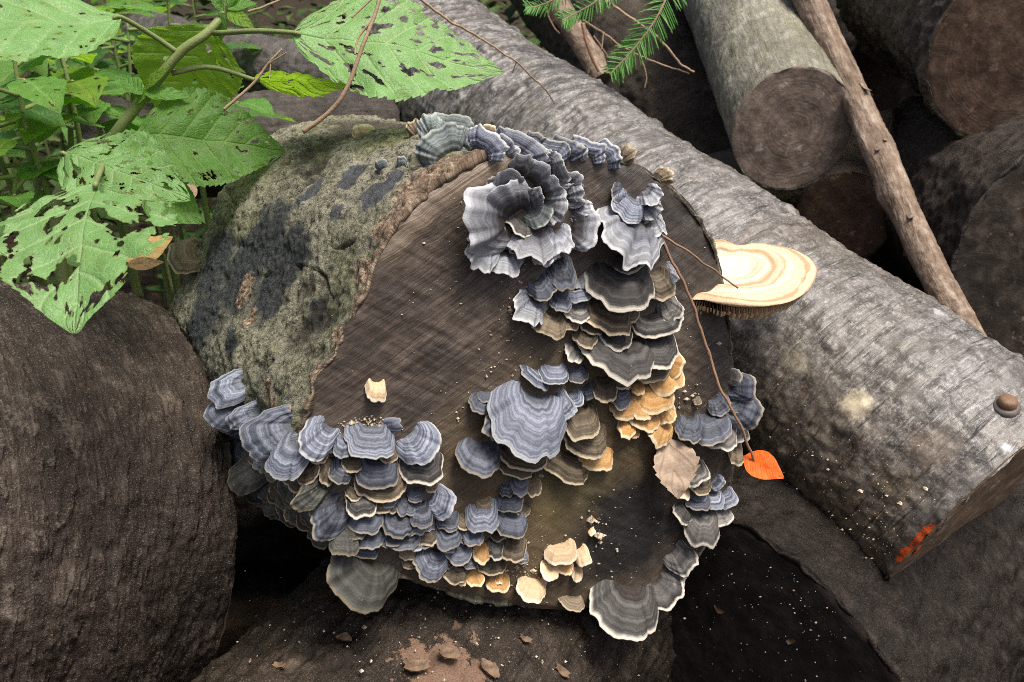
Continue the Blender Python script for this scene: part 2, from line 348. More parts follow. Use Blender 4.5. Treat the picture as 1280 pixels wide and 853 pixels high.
def mat_bark_dark(name, lo, mi, hi, circ=True, spec=0.35, rough=0.6, specks=0.5, patch=None, moss=0.0, cs=(22, 22, 150), flk=0.0):
    n = NT(name, rough, spec); v = n.attr('bc')
    st = n.noise(n.scale(v, cs if circ else (150, 150, 16)), 1, 5, 0.65, 0.6)
    fine = n.noise(v, 320, 4, 0.7); mid = n.noise(v, 48, 5, 0.65, 0.3); big = n.noise(v, 7, 3, 0.6)
    f = n.math('ADD', n.math('MULTIPLY', mid, 0.55), n.math('MULTIPLY', st, 0.45))
    c = n.ramp(f, [(0.32, lo), (0.52, mi), (0.72, hi)])
    c = n.mix(n.ramp(big, [(0.42, 0.0), (0.66, 0.6)]), c, lo)
    c = n.mix(n.math('MULTIPLY', n.ramp(fine, [(0.62, 0.0), (0.78, 1.0)]), specks), c, tuple(min(0.6, k * 2.6 + 0.05) for k in hi))
    if moss:
        c = n.mix(n.math('MULTIPLY', n.ramp(n.noise(n.scale(v, 1, (4, 4, 1)), 20, 5, 0.65), [(0.48, 0.0), (0.6, 1.0)]), moss), c, (0.10, 0.11, 0.035))
    if patch:
        p, r, col = patch
        d = n.math('ADD', n.vdist(n.scale(v, (1, 1, 1)), p), n.math('MULTIPLY', n.math('SUBTRACT', n.noise(v, 40, 5, 0.7), 0.5), 0.14))
        c = n.mix(n.ramp(d, [(r * 0.80, 0.95), (r * 0.86, 0.0)]), c, col)
    gr_ = n.noise(v, 800, 4, 0.75)
    c = n.mix(n.ramp(gr_, [(0.57, 0.0), (0.68, 0.6)]), c, tuple(min(0.6, k * 1.8 + 0.02) for k in hi))
    c = n.mix(n.ramp(gr_, [(0.34, 0.75), (0.44, 0.0)]), c, tuple(k * 0.5 for k in lo))
    rel = n.attr('relief', 'Fac'); c = n.mix(n.ramp(n.math('MULTIPLY_ADD', rel, 70.0, 0.5), [(0.05, 0.7), (0.45, 0.0)]), c, tuple(k * 0.7 for k in lo))
    if flk: c = n.mix(n.math('MULTIPLY', n.ramp(n.math('ADD', n.math('MULTIPLY_ADD', rel, 60.0, 0.35), n.math('MULTIPLY', n.math('SUBTRACT', fine, 0.5), 0.8)), [(0.55, 0.0), (0.8, 1.0)]), flk), c, tuple(k * 1.5 for k in hi))
    h = n.math('ADD', n.math('MULTIPLY', st, 0.8 if not flk else 0.5), n.math('ADD', n.math('MULTIPLY', fine, 0.5), n.math('ADD', n.math('MULTIPLY', gr_, 0.3), n.math('MULTIPLY', mid, 0.6))))
    return n.done(c, n.ramp(mid, [(0.3, rough - 0.12), (0.7, rough + 0.15)]), n.bump(h, 0.85, 0.0035))
def mat_face(name, lo, mi, hi, rings=0.3, spots=None, rough=0.65, crack=0.6):
    n = NT(name, rough, 0.35); v = n.attr('bc'); q = n.attr('q', 'Fac')
    mid = n.noise(v, 45, 5, 0.68, 0.3); big = n.noise(v, 11, 4, 0.6, 0.4); fine = n.noise(v, 300, 4, 0.7)
    x, y, z = n.sep(v); rad = n.math('SQRT', n.math('ADD', n.math('MULTIPLY', x, x), n.math('MULTIPLY', y, y)))
    rg = n.noise(n.comb(n.math('MULTIPLY', n.math('ADD', rad, n.math('MULTIPLY', n.math('SUBTRACT', big, 0.5), 0.03)), 260.0), 0.0, 0.0), 1, 2, 0.5)
    an = n.math('ARCTAN2', y, x)
    rd = n.noise(n.comb(n.math('MULTIPLY', an, 9.0), n.math('MULTIPLY', rad, 6.0), 0.0), 1, 4, 0.7, 0.3)
    f = n.math('ADD', n.math('MULTIPLY', mid, 0.6), n.math('ADD', n.math('MULTIPLY', rg, rings * 0.5), n.math('MULTIPLY', big, 0.4 - rings * 0.5)))
    c = n.ramp(f, [(0.33, lo), (0.5, mi), (0.68, hi)])
    c = n.mix(n.math('MULTIPLY', n.ramp(rd, [(0.27, 1.0), (0.34, 0.0)]), crack), c, tuple(k * 0.4 for k in lo))
    if spots:
        c = n.mix(n.ramp(n.noise(n.scale(v, 1, (2, 3, 0)), 55, 4, 0.6, 0.4), [(0.63, 0.0), (0.70, 0.8)]), c, spots)
    c = n.mix(n.ramp(fine, [(0.70, 0.0), (0.78, 0.5)]), c, tuple(min(0.6, k * 2 + 0.05) for k in hi))
    h = n.math('ADD', n.math('MULTIPLY', mid, 0.7), n.math('ADD', n.math('MULTIPLY', fine, 0.4), n.math('ADD', n.math('MULTIPLY', rg, rings), n.math('MULTIPLY', n.ramp(rd, [(0.27, 0.0), (0.34, 1.0)]), 0.8))))
    return n.done(c, n.ramp(mid, [(0.3, rough - 0.12), (0.7, rough + 0.15)]), n.bump(h, 0.7, 0.002))

# ------------------------------------------------------------------ ground
def ground():
    n = NT('forest_soil', 0.95, 0.15); v = n.obj()
    a = n.noise(v, 22, 6, 0.7); b = n.noise(v, 2.0, 4, 0.6)
    c = n.ramp(a, [(0.3, (0.012, 0.009, 0.006)), (0.55, (0.04, 0.028, 0.018)), (0.75, (0.10, 0.07, 0.045))])
    c = n.mix(n.ramp(b, [(0.5, 0.0), (0.7, 0.5)]), c, (0.025, 0.035, 0.012))
    m = n.done(c, None, n.bump(a, 0.9, 0.02))
    g = np.concatenate([-np.geomspace(0.02, 90, 90)[::-1], np.geomspace(0.02, 90, 90)])
    X, Y = np.meshgrid(g, g + 1.5)
    P = np.stack([X, Y, 0 * X], -1); d = np.hypot(X, Y - 1.5)
    Z = 0.03 * fbm(P, 3.0, 4) * np.exp(-d / 20) + 0.15 * fbm(P, 0.3, 2) * sstep(2.5, 9, d)
    mesh_obj('ground', np.stack([X, Y, Z], -1), grid_faces(180, 180), m, loc=(0, 0, 0))['kind'] = 'structure'
ground()

# ------------------------------------------------------------------ the log pile
poly = [(640, 192), (560, 225), (505, 275), (455, 370), (420, 440), (388, 490), (380, 540), (395, 610), (430, 690), (500, 722), (560, 740), (640, 755), (720, 762), (800, 748),
        (880, 690), (915, 610), (922, 540), (916, 450), (908, 370), (895, 310), (870, 262), (835, 228), (790, 203), (720, 188)]
A_AZ, A_EL = math.radians(34), math.radians(8)
axA = np.array([-math.sin(A_AZ) * math.cos(A_EL), math.cos(A_AZ) * math.cos(A_EL), -math.sin(A_EL)])
fA = math.radians(34 * 0.7)
fnA = np.array([math.sin(fA) * math.cos(A_EL), -math.cos(fA) * math.cos(A_EL), math.sin(A_EL)])
c0 = cp(655, 475, 0.74)
ptsA = np.array([CAM + ray(x, y) * (((c0 - CAM) @ fnA) / (ray(x, y) @ fnA)) for x, y in poly])
cenA = ptsA.mean(0); e1A, e2A = frame_of(axA)
dA = ptsA - cenA; dA = dA - axA * (dA @ axA)[:, None]
angA = np.arctan2(dA @ e2A, dA @ e1A); radA = np.hypot(dA @ e1A, dA @ e2A)
o_ = np.argsort(angA); angA, radA = angA[o_], radA[o_]
def outlineA(th):
    t = (th + math.pi) % (2 * math.pi) - math.pi
    fine = np.linspace(-math.pi, math.pi, 721)
    r = np.interp(fine, np.r_[angA - 2 * math.pi, angA, angA + 2 * math.pi], np.r_[radA, radA, radA])
    k = np.hanning(25); k /= k.sum(); r = np.convolve(np.r_[r[-61:-1], r, r[1:61]], k, 'same')[60:-60]
    return np.interp(t, fine, r)
tl = (np.arctan2(dA[:, :] @ e2A, dA @ e1A))
lip_lo, lip_hi = math.radians(98), math.radians(196)
def lipA(th):
    t = th % (2 * math.pi)
    m = sstep(lip_lo - 0.15, lip_lo + 0.25, t) * (1 - sstep(lip_hi - 0.15, lip_hi + 0.1, t))
    return m * np.clip(0.62 + 0.75 * fbm(np.stack([np.cos(t) * 3, np.sin(t) * 3, t * 0], -1), 1, 3) , 0.1, 1.0)
def dispA(bc, th, al):
    pl = ridged(bc, 26, 4); cr = np.minimum(0, 0.10 - np.abs(fbm(bc * np.array([1, 1, 0.55]), 22, 3, off=3.3))) 
    d = 0.006 * fbm(bc, 14, 4) + 0.0045 * fbm(bc, 80, 3, 0.65) + 0.003 * (pl - 0.4) + 0.012 * fbm(bc, 5, 2)
    d = d - 0.006 * sstep(0.86, 0.97, ridged(bc * np.array([1, 1, 0.6]), 20, 2, 6.1)) * sstep(-0.1, 0.2, fbm(bc, 9, 2, off=1.0))
    # thick crumbling bark beside the sawn edge and a hollow in the flank
    ed = np.exp(-al / 0.035) * lipA(th)
    d = d + ed * (0.003 * fbm(bc, 90, 4, 0.65, off=2.0) + 0.005 * fbm(bc, 28, 4, off=8.0))
    return d
want_bvh.add('thick lichen-spotted log overgrown with bracket fungi, resting on the darker logs')
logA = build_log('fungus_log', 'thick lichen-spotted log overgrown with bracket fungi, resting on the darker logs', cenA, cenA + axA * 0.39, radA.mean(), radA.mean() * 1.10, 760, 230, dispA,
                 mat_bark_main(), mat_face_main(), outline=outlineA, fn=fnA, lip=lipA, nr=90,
                 face_disp=lambda b: 0.0012 * fbm(b, 60, 3) + 0.004 * fbm(b, 8, 3) + 0.0008 * fbm(np.stack([(b[..., 0] * .857 + b[..., 1] * -.515) * 14, (b[..., 0] * .515 + b[..., 1] * .857) * 150, b[..., 2]], -1), 1, 2))
IA = root_info[logA.name]
def stainA():
    bark = [o for o in logA.children if o.name.startswith('bark')][0]; me = bark.data; nv_ = len(me.vertices)
    co = np.empty(nv_ * 3, np.float32); me.vertices.foreach_get('co', co); co = co.reshape(-1, 3) + wloc(logA)
    st = np.zeros((nv_, 3)); ms = np.zeros(nv_)
    for x, y, r, k in [(330, 305, 55, 0), (300, 345, 60, 0), (255, 390, 40, 0), (270, 320, 36, 0), (345, 350, 40, 0), (365, 318, 36, 0), (262, 350, 34, 0), (240, 415, 34, 0), (398, 392, 18, 0), (335, 375, 30, 0), (290, 430, 16, 0), (480, 300, 14, 0), (232, 470, 18, 0),
                       (440, 222, 22, 1), (470, 240, 26, 1), (492, 226, 18, 1), (390, 236, 17, 1), (420, 262, 14, 1), (375, 250, 12, 1),
                       (305, 362, 20, 2), (312, 400, 14, 2), (335, 486, 15, 2), (395, 468, 16, 2), (515, 240, 34, 2), (550, 214, 34, 2), (590, 196, 32, 2), (480, 280, 24, 2), (450, 340, 18, 2), (620, 186, 24, 2), (425, 420, 16, 2), (340, 510, 12, 2), (462, 330, 10, 2), (420, 430, 9, 2), (600, 200, 20, 2),
                       (480, 178, 40, 3), (415, 385, 14, 3), (400, 195, 18, 3), (540, 190, 26, 3), (240, 320, 14, 3)]:
        h = None
        for b in IA['bv'][:1]: h = b.ray_cast(Vector(CAM), Vector(nrm(ray(x, y))))
        if h is None or h[0] is None: continue
        d = np.linalg.norm(co - np.array(h[0]), axis=1) / (r * depth(np.array(h[0])) / F); w = np.clip(1.25 - 0.75 * d, 0, 1)
        if k == 3: ms = np.maximum(ms, w)
        else: st[:, k] = np.maximum(st[:, k], w)
    at = me.attributes.new('stain', 'FLOAT_VECTOR', 'POINT'); at.data.foreach_set('vector', st.astype(np.float32).ravel())
    at = me.attributes.new('moss', 'FLOAT', 'POINT'); at.data.foreach_set('value', ms.astype(np.float32))
stainA()

# the long silver-barked log behind it
B0, B1 = cp(1224, 634, 0.90), cp(520, 70, 1.62)
rB0, rB1 = 0.138, 0.136
axB = nrm(B1 - B0); e1B, e2B = frame_of(axB)
def to_bc(x, y, P0, ax, e1, e2, r):
    """log coordinates of the point of a cylinder that a pixel's ray meets"""
    d = nrm(ray(x, y)); w = CAM - P0; dp = d - ax * (d @ ax); wp = w - ax * (w @ ax)
    a, b, c = dp @ dp, 2 * dp @ wp, wp @ wp - r * r; D = b * b - 4 * a * c
    t = (-b - math.sqrt(max(D, 0))) / (2 * a); P = CAM + d * t - P0
    return (float(P @ e1), float(P @ e2), float(P @ ax))
LICHEN = [(to_bc(1060, 497, B0, axB, e1B, e2B, rB0), 0.014, 0.8, (0.60, 0.52, 0.36)), (to_bc(985, 447, B0, axB, e1B, e2B, rB0), 0.015, 0.4, (0.30, 0.26, 0.17)),
          (to_bc(1108, 602, B0, axB, e1B, e2B, rB0), 0.022, 0.4, (0.20, 0.16, 0.09)), (to_bc(1150, 548, B0, axB, e1B, e2B, rB0), 0.022, 0.3, (0.28, 0.20, 0.13)),
          (to_bc(1240, 545, B0, axB, e1B, e2B, rB0), 0.005, 0.7, (0.50, 0.55, 0.62)), (to_bc(1160, 388, B0, axB, e1B, e2B, rB0), 0.006, 0.6, (0.50, 0.52, 0.53))]
_pb = [to_bc(x, y, B0, axB, e1B, e2B, rB0) for x, y in ((1108, 690), (1150, 640))]
_t0, _t1 = (math.atan2(b[1], b[0]) for b in _pb)
PAINT = [((rB0 * math.cos(_t0 + (_t1 - _t0) * k), rB0 * math.sin(_t0 + (_t1 - _t0) * k), 0.004), None, 0.0046) for k in np.linspace(0.0, 0.9, 14)]
print('paint', _pb, _t0, _t1)
def dispB(bc, th, al):
    far = sstep(0.35, 0.9, al)
    w = fbm(bc * np.array([12, 12, 95]), 1, 4); k = fbm(bc, 9, 3)
    d = 0.003 * w + 0.004 * k + 0.002 * fbm(bc, 90, 2)
    d = d + far * (0.004 * ridged(bc * np.array([16, 16, 60]), 1, 3) - 0.002)
    # swelling and a scar where a limb was
    c = np.exp(-(((al - 0.73) / 0.12) ** 2)) * np.exp(-((((th + 0.3) % (2 * math.pi) - math.pi) / 0.9) ** 2))
    return d + 0.013 * fbm(bc, 4.5, 2) + 0.004 * c + 0.004 * sstep(0.3, 0.55, fbm(bc, 24, 2, off=5.0))
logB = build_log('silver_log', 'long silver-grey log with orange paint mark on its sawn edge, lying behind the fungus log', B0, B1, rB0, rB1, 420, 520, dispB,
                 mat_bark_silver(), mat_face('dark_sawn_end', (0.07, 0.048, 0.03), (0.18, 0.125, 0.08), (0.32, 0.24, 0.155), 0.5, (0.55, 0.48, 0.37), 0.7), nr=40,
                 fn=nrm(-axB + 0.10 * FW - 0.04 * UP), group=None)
IB = root_info[logB.name]

# the big dark log on the left
C0, C1 = cp(142, 634, 0.96), cp(-700, 742, 0.60)
def dispC(bc, th, al):
    wp = bc + 0.012 * np.stack([fbm(bc, 14, 2, off=o) for o in (1., 2., 3.)], -1)
    w = fbm(wp * np.array([26, 26, 105]), 1, 4, 0.6); k = fbm(bc, 8, 3)
    pl = ridged(wp * np.array([1, 1, 1.7]), 24, 4, 4.0)
    flake = sstep(0.10, 0.16, fbm(wp * np.array([0.55, 0.55, 1.7]), 40, 5, 0.62, off=6.0)) - 0.8 * sstep(0.90, 0.98, ridged(wp * np.array([0.5, 0.5, 1.5]), 34, 2, 9.0))
    return 0.0014 * w + 0.011 * k + 0.0008 * (pl - 0.4) + 0.0028 * fbm(bc, 125, 3, 0.65) + 0.0024 * flake
logC = build_log('ridged_log', 'thick dark brown log with ridged bark, left of the fungus log', C0, C1, 0.235, 0.235, 520, 460, dispC,
                 mat_bark_dark('ridged_brown_bark', (0.010, 0.0065, 0.0045), (0.040, 0.028, 0.021), (0.17, 0.14, 0.115), True, 0.3, 0.5, 0.5, cs=(26, 26, 260), flk=0.6),
                 mat_face('brown_end_grain', (0.02, 0.014, 0.01), (0.06, 0.04, 0.028), (0.12, 0.085, 0.06)))

# bottom logs
def dispD(bc, th, al):
    return 0.009 * fbm(bc, 12, 4) + 0.006 * fbm(bc, 60, 4, 0.6) + 0.003 * sstep(0.1, 0.25, fbm(bc, 34, 3, off=4.0)) + 0.004 * (ridged(bc * np.array([40, 40, 12]), 1, 3) - 0.4) + 0.008 * fbm(bc, 4, 2)
D0, D1 = np.array([-0.314, 0.22, 0.195]), np.array([0.146, 1.12, 0.195])
eD1, eD2 = frame_of(nrm(D1 - D0))
logD = build_log('mossy_log', 'dark speckled log with flaking tan bark patch, under the fungus log', D0, D1, 0.20, 0.20, 420, 320, dispD,
                 mat_bark_dark('speckled_dark_bark', (0.009, 0.007, 0.005), (0.034, 0.025, 0.018), (0.13, 0.10, 0.078), False, 0.25, 0.55, 0.6,
                               patch=(to_bc(560, 850, D0, nrm(D1 - D0), eD1, eD2, 0.2), 0.05, (0.20, 0.125, 0.085))),
                 mat_face('brown_end_grain_2', (0.02, 0.014, 0.01), (0.05, 0.035, 0.025), (0.10, 0.07, 0.05)))
E0 = cp(880, 880, 0.99)
azE = math.radians(44)
E1 = E0 + np.array([math.sin(azE), math.cos(azE), 0.0]) * 0.75
logE = build_log('black_log', 'black wet log with crumb-dusted sawn face, under the silver-grey log', E0, E1, 0.255, 0.265, 420, 300, dispD,
                 mat_bark_dark('wet_black_bark', (0.005, 0.0036, 0.0028), (0.014, 0.0105, 0.008), (0.062, 0.047, 0.037), True, 0.22, 0.55, 0.35, cs=(60, 60, 150)),
                 mat_face('blackened_sawn_face', (0.007, 0.006, 0.006), (0.018, 0.014, 0.012), (0.05, 0.036, 0.028), 0.25, None, 0.6), nr=60)

# upper right logs
def dispF(bc, th, al):
    return 0.003 * fbm(bc, 20, 4) + 0.0018 * fbm(bc, 90, 3) + 0.004 * fbm(bc, 6, 2)
def rough_disp(bc, th, al):
    return 0.007 * fbm(bc, 18, 4) + 0.006 * (ridged(bc, 22, 4) - 0.4) + 0.014 * fbm(bc, 6, 2) + 0.002 * fbm(bc, 90, 2)
P0 = cp(990, 163, 1.30); P1 = cp(905, -70, 1.86)
logF = build_log('pale_log', 'pale grey-barked log with round brown sawn end, propped on the silver-grey log', P0, P1, 0.0885, 0.122, 300, 240, dispF,
                 mat_bark_dark('pale_lichen_bark', (0.09, 0.085, 0.06), (0.27, 0.26, 0.20), (0.54, 0.53, 0.46), False, 0.3, 0.7, 0.6, moss=0.25),
                 mat_face('round_brown_end', (0.055, 0.041, 0.032), (0.155, 0.118, 0.094), (0.31, 0.25, 0.205), 0.5, (0.40, 0.36, 0.32), 0.65), nr=50,
                 fn=nrm(-(nrm(P1 - P0)) * 0.62 - FW * 0.38 + 0.02 * RT))
P0 = cp(1292, 62, 1.20); P1 = cp(1150, -30, 1.62)
logG = build_log('gnarled_log', 'gnarled dark log with rust-brown sawn face, topmost at the pile edge', P0, P1, 0.138, 0.15, 300, 200, lambda b, t, a: 1.5 * rough_disp(b, t, a),
                 mat_bark_dark('gnarled_bark', (0.018, 0.014, 0.010), (0.07, 0.055, 0.04), (0.19, 0.165, 0.13), False, 0.45, 0.55, 0.3, moss=0.15),
                 mat_face('rust_brown_face', (0.04, 0.025, 0.017), (0.115, 0.073, 0.049), (0.25, 0.17, 0.115), 0.4, (0.30, 0.22, 0.15), 0.7))
P0 = cp(1352, 322, 1.16); P1 = cp(1165, 232, 1.60)
logH = build_log('sooty_log', 'near-black log with smooth grey sawn patch, below the gnarled log', P0, P1, 0.165, 0.165, 260, 160, rough_disp,
                 mat_bark_dark('sooty_bark', (0.010, 0.008, 0.006), (0.035, 0.026, 0.02), (0.10, 0.08, 0.06), True, 0.4, 0.6, 0.4),
                 mat_face('grey_black_face', (0.010, 0.008, 0.006), (0.032, 0.025, 0.019), (0.11, 0.085, 0.062), 0.15, (0.20, 0.15, 0.11)))
P0 = cp(1055, 272, 1.42); P1 = cp(1075, 190, 1.95)
logI = build_log('small_log', 'small dark log with rotten brown end, wedged under the pale-barked log', P0, P1, 0.075, 0.08, 200, 100, dispF,
                 mat_bark_dark('small_log_bark', (0.015, 0.011, 0.008), (0.05, 0.036, 0.026), (0.12, 0.09, 0.065)),
                 mat_face('rotten_brown_end', (0.02, 0.012, 0.008), (0.06, 0.035, 0.022), (0.13, 0.085, 0.05), 0.3, (0.22, 0.17, 0.12)))
P0 = cp(1132, 193, 1.50); P1 = cp(900, 250, 1.72)
logJ = build_log('tan_log', 'short tan-barked log with slanted pale end, behind the leaning pole', P0, P1, 0.082, 0.09, 200, 120, dispF,
                 mat_bark_dark('tan_lichen_bark', (0.05, 0.042, 0.026), (0.125, 0.105, 0.07), (0.22, 0.20, 0.15), False, 0.3, 0.75, 0.4, moss=0.3),
                 mat_face('slanted_pale_end', (0.07, 0.05, 0.035), (0.15, 0.11, 0.075), (0.26, 0.20, 0.14), 0.3))
P0 = cp(985, 330, 1.72); P1 = cp(650, -120, 2.35)
logK = build_log('shaded_log', 'shaded brown log running parallel behind the silver-grey log', P0, P1, 0.15, 0.16, 260, 260, rough_disp,
                 mat_bark_dark('shaded_bark', (0.018, 0.014, 0.010), (0.06, 0.047, 0.034), (0.13, 0.108, 0.08), True, 0.3, 0.75, 0.3),
                 mat_face('shaded_end', (0.02, 0.014, 0.01), (0.05, 0.035, 0.025), (0.1, 0.07, 0.05)))
P0 = cp(500, 165, 1.52); P1 = cp(120, 195, 1.45)
logL = build_log('grooved_log', 'dark grooved log lying across behind the green leaves', P0, P1, 0.075, 0.085, 220, 220, lambda b, t, a: rough_disp(b, t, a) * 0.8,
                 mat_bark_dark('grooved_bark', (0.016, 0.013, 0.011), (0.06, 0.052, 0.044), (0.15, 0.135, 0.115), False, 0.35, 0.7, 0.3),
                 mat_face('grooved_end', (0.02, 0.014, 0.01), (0.05, 0.035, 0.025), (0.1, 0.07, 0.05)))
P0 = cp(478, 118, 1.75); P1 = cp(180, 60, 1.9)
logM = build_log('knobbly_log', 'knobbly grey-black log on top of the grooved log', P0, P1, 0.062, 0.07, 200, 160, rough_disp,
                 mat_bark_dark('knobbly_bark', (0.02, 0.018, 0.016), (0.075, 0.068, 0.06), (0.17, 0.16, 0.145), True, 0.4, 0.6, 0.3),
                 mat_face('knobbly_end', (0.02, 0.014, 0.01), (0.05, 0.035, 0.025), (0.1, 0.07, 0.05)))
# logs deep in the pile's gaps; the hollow's is added to block back light
for k, (P0, P1, r) in enumerate([(cp(1230, 470, 1.42), cp(1120, 330, 2.0), 0.15), (np.array([0.25, 1.28, 0.17]), np.array([-0.85, 1.20, 0.17]), 0.17), (np.array([1.1, 1.95, 0.30]), np.array([-0.2, 2.05, 0.30]), 0.20), (cp(1160, 110, 1.75), cp(1010, -40, 2.3), 0.19)]):
    build_log('inner_log', ['dark log deep in the pile behind the leaning pole', 'dark log added in the hollow left of the fungus log to block back light', 'dark log at the back of the pile behind the fir sprigs', 'dark log in the gap between the pale log and the gnarled log'][k], P0, P1, r, r, 160, 90, rough_disp,
              bpy.data.materials['sooty_bark'], bpy.data.materials['grey_black_face'])
# ------------------------------------------------------------------ bracket fungi
def mat_cap(name, base, dark, light, margin, K=7.0, mw=0.10, frost=0.0, contrast=1.0, dust=0.25, rough=0.62, g0=0.12, g1=0.42):
    """zoned cap: 'zone' runs from the attachment (0) to the rim (1); bands differ from cap to cap"""
    n = NT(name, rough, 0.3); z = n.attr('zone', 'Fac'); p = n.attr('pc'); r = n.rand()
    wob = n.noise(p, 90, 3, 0.6); z2 = n.math('ADD', z, n.math('MULTIPLY', n.math('SUBTRACT', wob, 0.5), 0.10))
    b1 = n.noise(n.comb(n.math('MULTIPLY', z2, K), n.math('MULTIPLY', r, 57.0), 0.0), 1, 1.5, 0.5)
    b2 = n.noise(n.comb(n.math('MULTIPLY', z2, K * 3.1), n.math('MULTIPLY', r, 31.0), 4.0), 1, 2, 0.6)
    b = n.math('ADD', n.math('MULTIPLY', b1, 0.6), n.math('MULTIPLY', b2, 0.4))
    w = 0.14 / contrast
    c = n.ramp(b, [(0.5 - w, dark), (0.5, tuple((a + 2 * d) / 3 for a, d in zip(light, dark))), (0.5 + w, light)])
    fine = n.noise(p, 700, 3, 0.7)
    c = n.mix(n.ramp(fine, [(0.3, 0.35), (0.5, 0.0)]), c, tuple(k * 0.45 for k in dark))
    if frost:
        c = n.mix(n.math('MULTIPLY', n.ramp(n.math('ADD', z2, n.math('MULTIPLY', n.math('SUBTRACT', b2, 0.5), 0.5)), [(0.5, 0.0), (0.85, 1.0)]), frost), c, margin)
    c = n.mix(n.ramp(n.math('ADD', z2, n.math('MULTIPLY', n.math('SUBTRACT', r, 0.5), 0.12)), [(g0, 0.9), (g1, 0.0)]), c, base)
    # thin pale growing margin
    mg = n.ramp(n.math('ADD', z, n.math('MULTIPLY', n.math('SUBTRACT', wob, 0.5), 0.05)), [(1 - mw - 0.035, 0.0), (1 - mw + 0.02, 1.0)])
    c = n.mix(mg, c, n.mix(n.ramp(b2, [(0.35, 0.55), (0.55, 0.0)]), margin, tuple(k * 0.6 for k in margin)))
    c = n.mix(n.math('MULTIPLY', n.ramp(n.noise(n.vadd(p, n.comb(r, r, r)), 260, 2, 0.5), [(0.70, 0.0), (0.75, 1.0)]), dust), c, (0.45, 0.40, 0.33))
    c = n.mix(1.0, c, n.ramp(n.noise(n.comb(n.math('MULTIPLY', r, 99.0), 0.0, 0.0), 1, 0), [(0.25, 0.6), (0.5, 0.95), (0.75, 1.3)]), 'MULTIPLY')
    h = n.math('ADD', n.math('MULTIPLY', b, 1.0), n.math('MULTIPLY', fine, 0.5))
    return n.done(c, None, n.bump(h, 0.6, 0.0012))
CAPS = {
    'blue': mat_cap('blue_grey_zoned_cap', (0.085, 0.092, 0.11), (0.052, 0.06, 0.082), (0.34, 0.375, 0.47), (0.47, 0.48, 0.48), 7.0, 0.025, contrast=1.15),
    'slate': mat_cap('slate_zoned_cap', (0.030, 0.031, 0.037), (0.032, 0.036, 0.048), (0.16, 0.18, 0.23), (0.34, 0.30, 0.24), 6.5, 0.025, contrast=1.05),
    'char': mat_cap('charcoal_white_rimmed_cap', (0.030, 0.022, 0.016), (0.020, 0.018, 0.017), (0.125, 0.12, 0.115), (0.66, 0.62, 0.52), 6.0, 0.05),
    'brown': mat_cap('brown_zoned_cap', (0.05, 0.036, 0.022), (0.045, 0.034, 0.022), (0.21, 0.165, 0.108), (0.58, 0.49, 0.34), 7.0, 0.04),
    'frost': mat_cap('frosted_blue_cap', (0.06, 0.052, 0.05), (0.065, 0.07, 0.085), (0.31, 0.335, 0.40), (0.56, 0.57, 0.58), 7.0, 0.05, 0.35, g0=0.2, g1=0.58),
    'olive': mat_cap('dusty_olive_cap', (0.04, 0.038, 0.028), (0.034, 0.035, 0.031), (0.115, 0.118, 0.10), (0.24, 0.205, 0.135), 5.0, 0.025, dust=0.5),
    'teal': mat_cap('grey_teal_cap', (0.07, 0.075, 0.05), (0.075, 0.093, 0.095), (0.27, 0.315, 0.31), (0.38, 0.40, 0.36), 6.0, 0.03, contrast=1.2),
    'orange': mat_cap('ochre_cap', (0.46, 0.24, 0.07), (0.42, 0.21, 0.06), (0.62, 0.40, 0.18), (0.76, 0.62, 0.40), 4.0, 0.08, contrast=0.7, dust=0.1),
    'cream': mat_cap('cream_cap', (0.55, 0.36, 0.20), (0.52, 0.36, 0.21), (0.68, 0.53, 0.35), (0.78, 0.68, 0.52), 4.0, 0.08, contrast=0.6, dust=0.15),
    'grey': mat_cap('grey_white_rimmed_cap', (0.075, 0.08, 0.09), (0.07, 0.067, 0.064), (0.28, 0.265, 0.24), (0.64, 0.60, 0.53), 7.0, 0.055, contrast=1.1),
    'tan': mat_cap('tan_zoned_cap', (0.12, 0.092, 0.06), (0.11, 0.085, 0.055), (0.31, 0.245, 0.165), (0.46, 0.38, 0.26), 8.0, 0.04),
    'rose': mat_cap('dark_hearted_frosted_cap', (0.040, 0.034, 0.032), (0.042, 0.042, 0.048), (0.23, 0.245, 0.29), (0.50, 0.52, 0.55), 7.0, 0.06, 0.4, g0=0.42, g1=0.72),
}
def mat_under():
    n = NT('pore_surface', 0.8, 0.2); v = n.attr('pc')
    c = n.mix(n.noise(v, 60, 3, 0.6), (0.20, 0.125, 0.06), (0.42, 0.31, 0.18))
    return n.done(c, None, n.bump(n.noise(v, 900, 2, 0.6), 0.6, 0.001))
UNDER = mat_under()
WORDS = {'blue': 'blue-grey zoned', 'slate': 'slate-grey zoned', 'char': 'charcoal white-rimmed', 'brown': 'brown pale-rimmed', 'frost': 'frosted blue-white', 'olive': 'dusty olive-black',
         'teal': 'grey-teal', 'orange': 'ochre-orange', 'cream': 'cream', 'grey': 'grey white-rimmed', 'tan': 'tan zoned', 'rose': 'dark-hearted white-rimmed'}
def surface_hit(x, y, info=None):
    info = info or IA; d = nrm(ray(x, y)); best = None
    for k, b in enumerate(info['bv']):
        h = b.ray_cast(Vector(CAM), Vector(d))
        if h[0] is not None and (best is None or h[3] < best[1]): best = (np.array(h[0]), h[3], k)
    return best
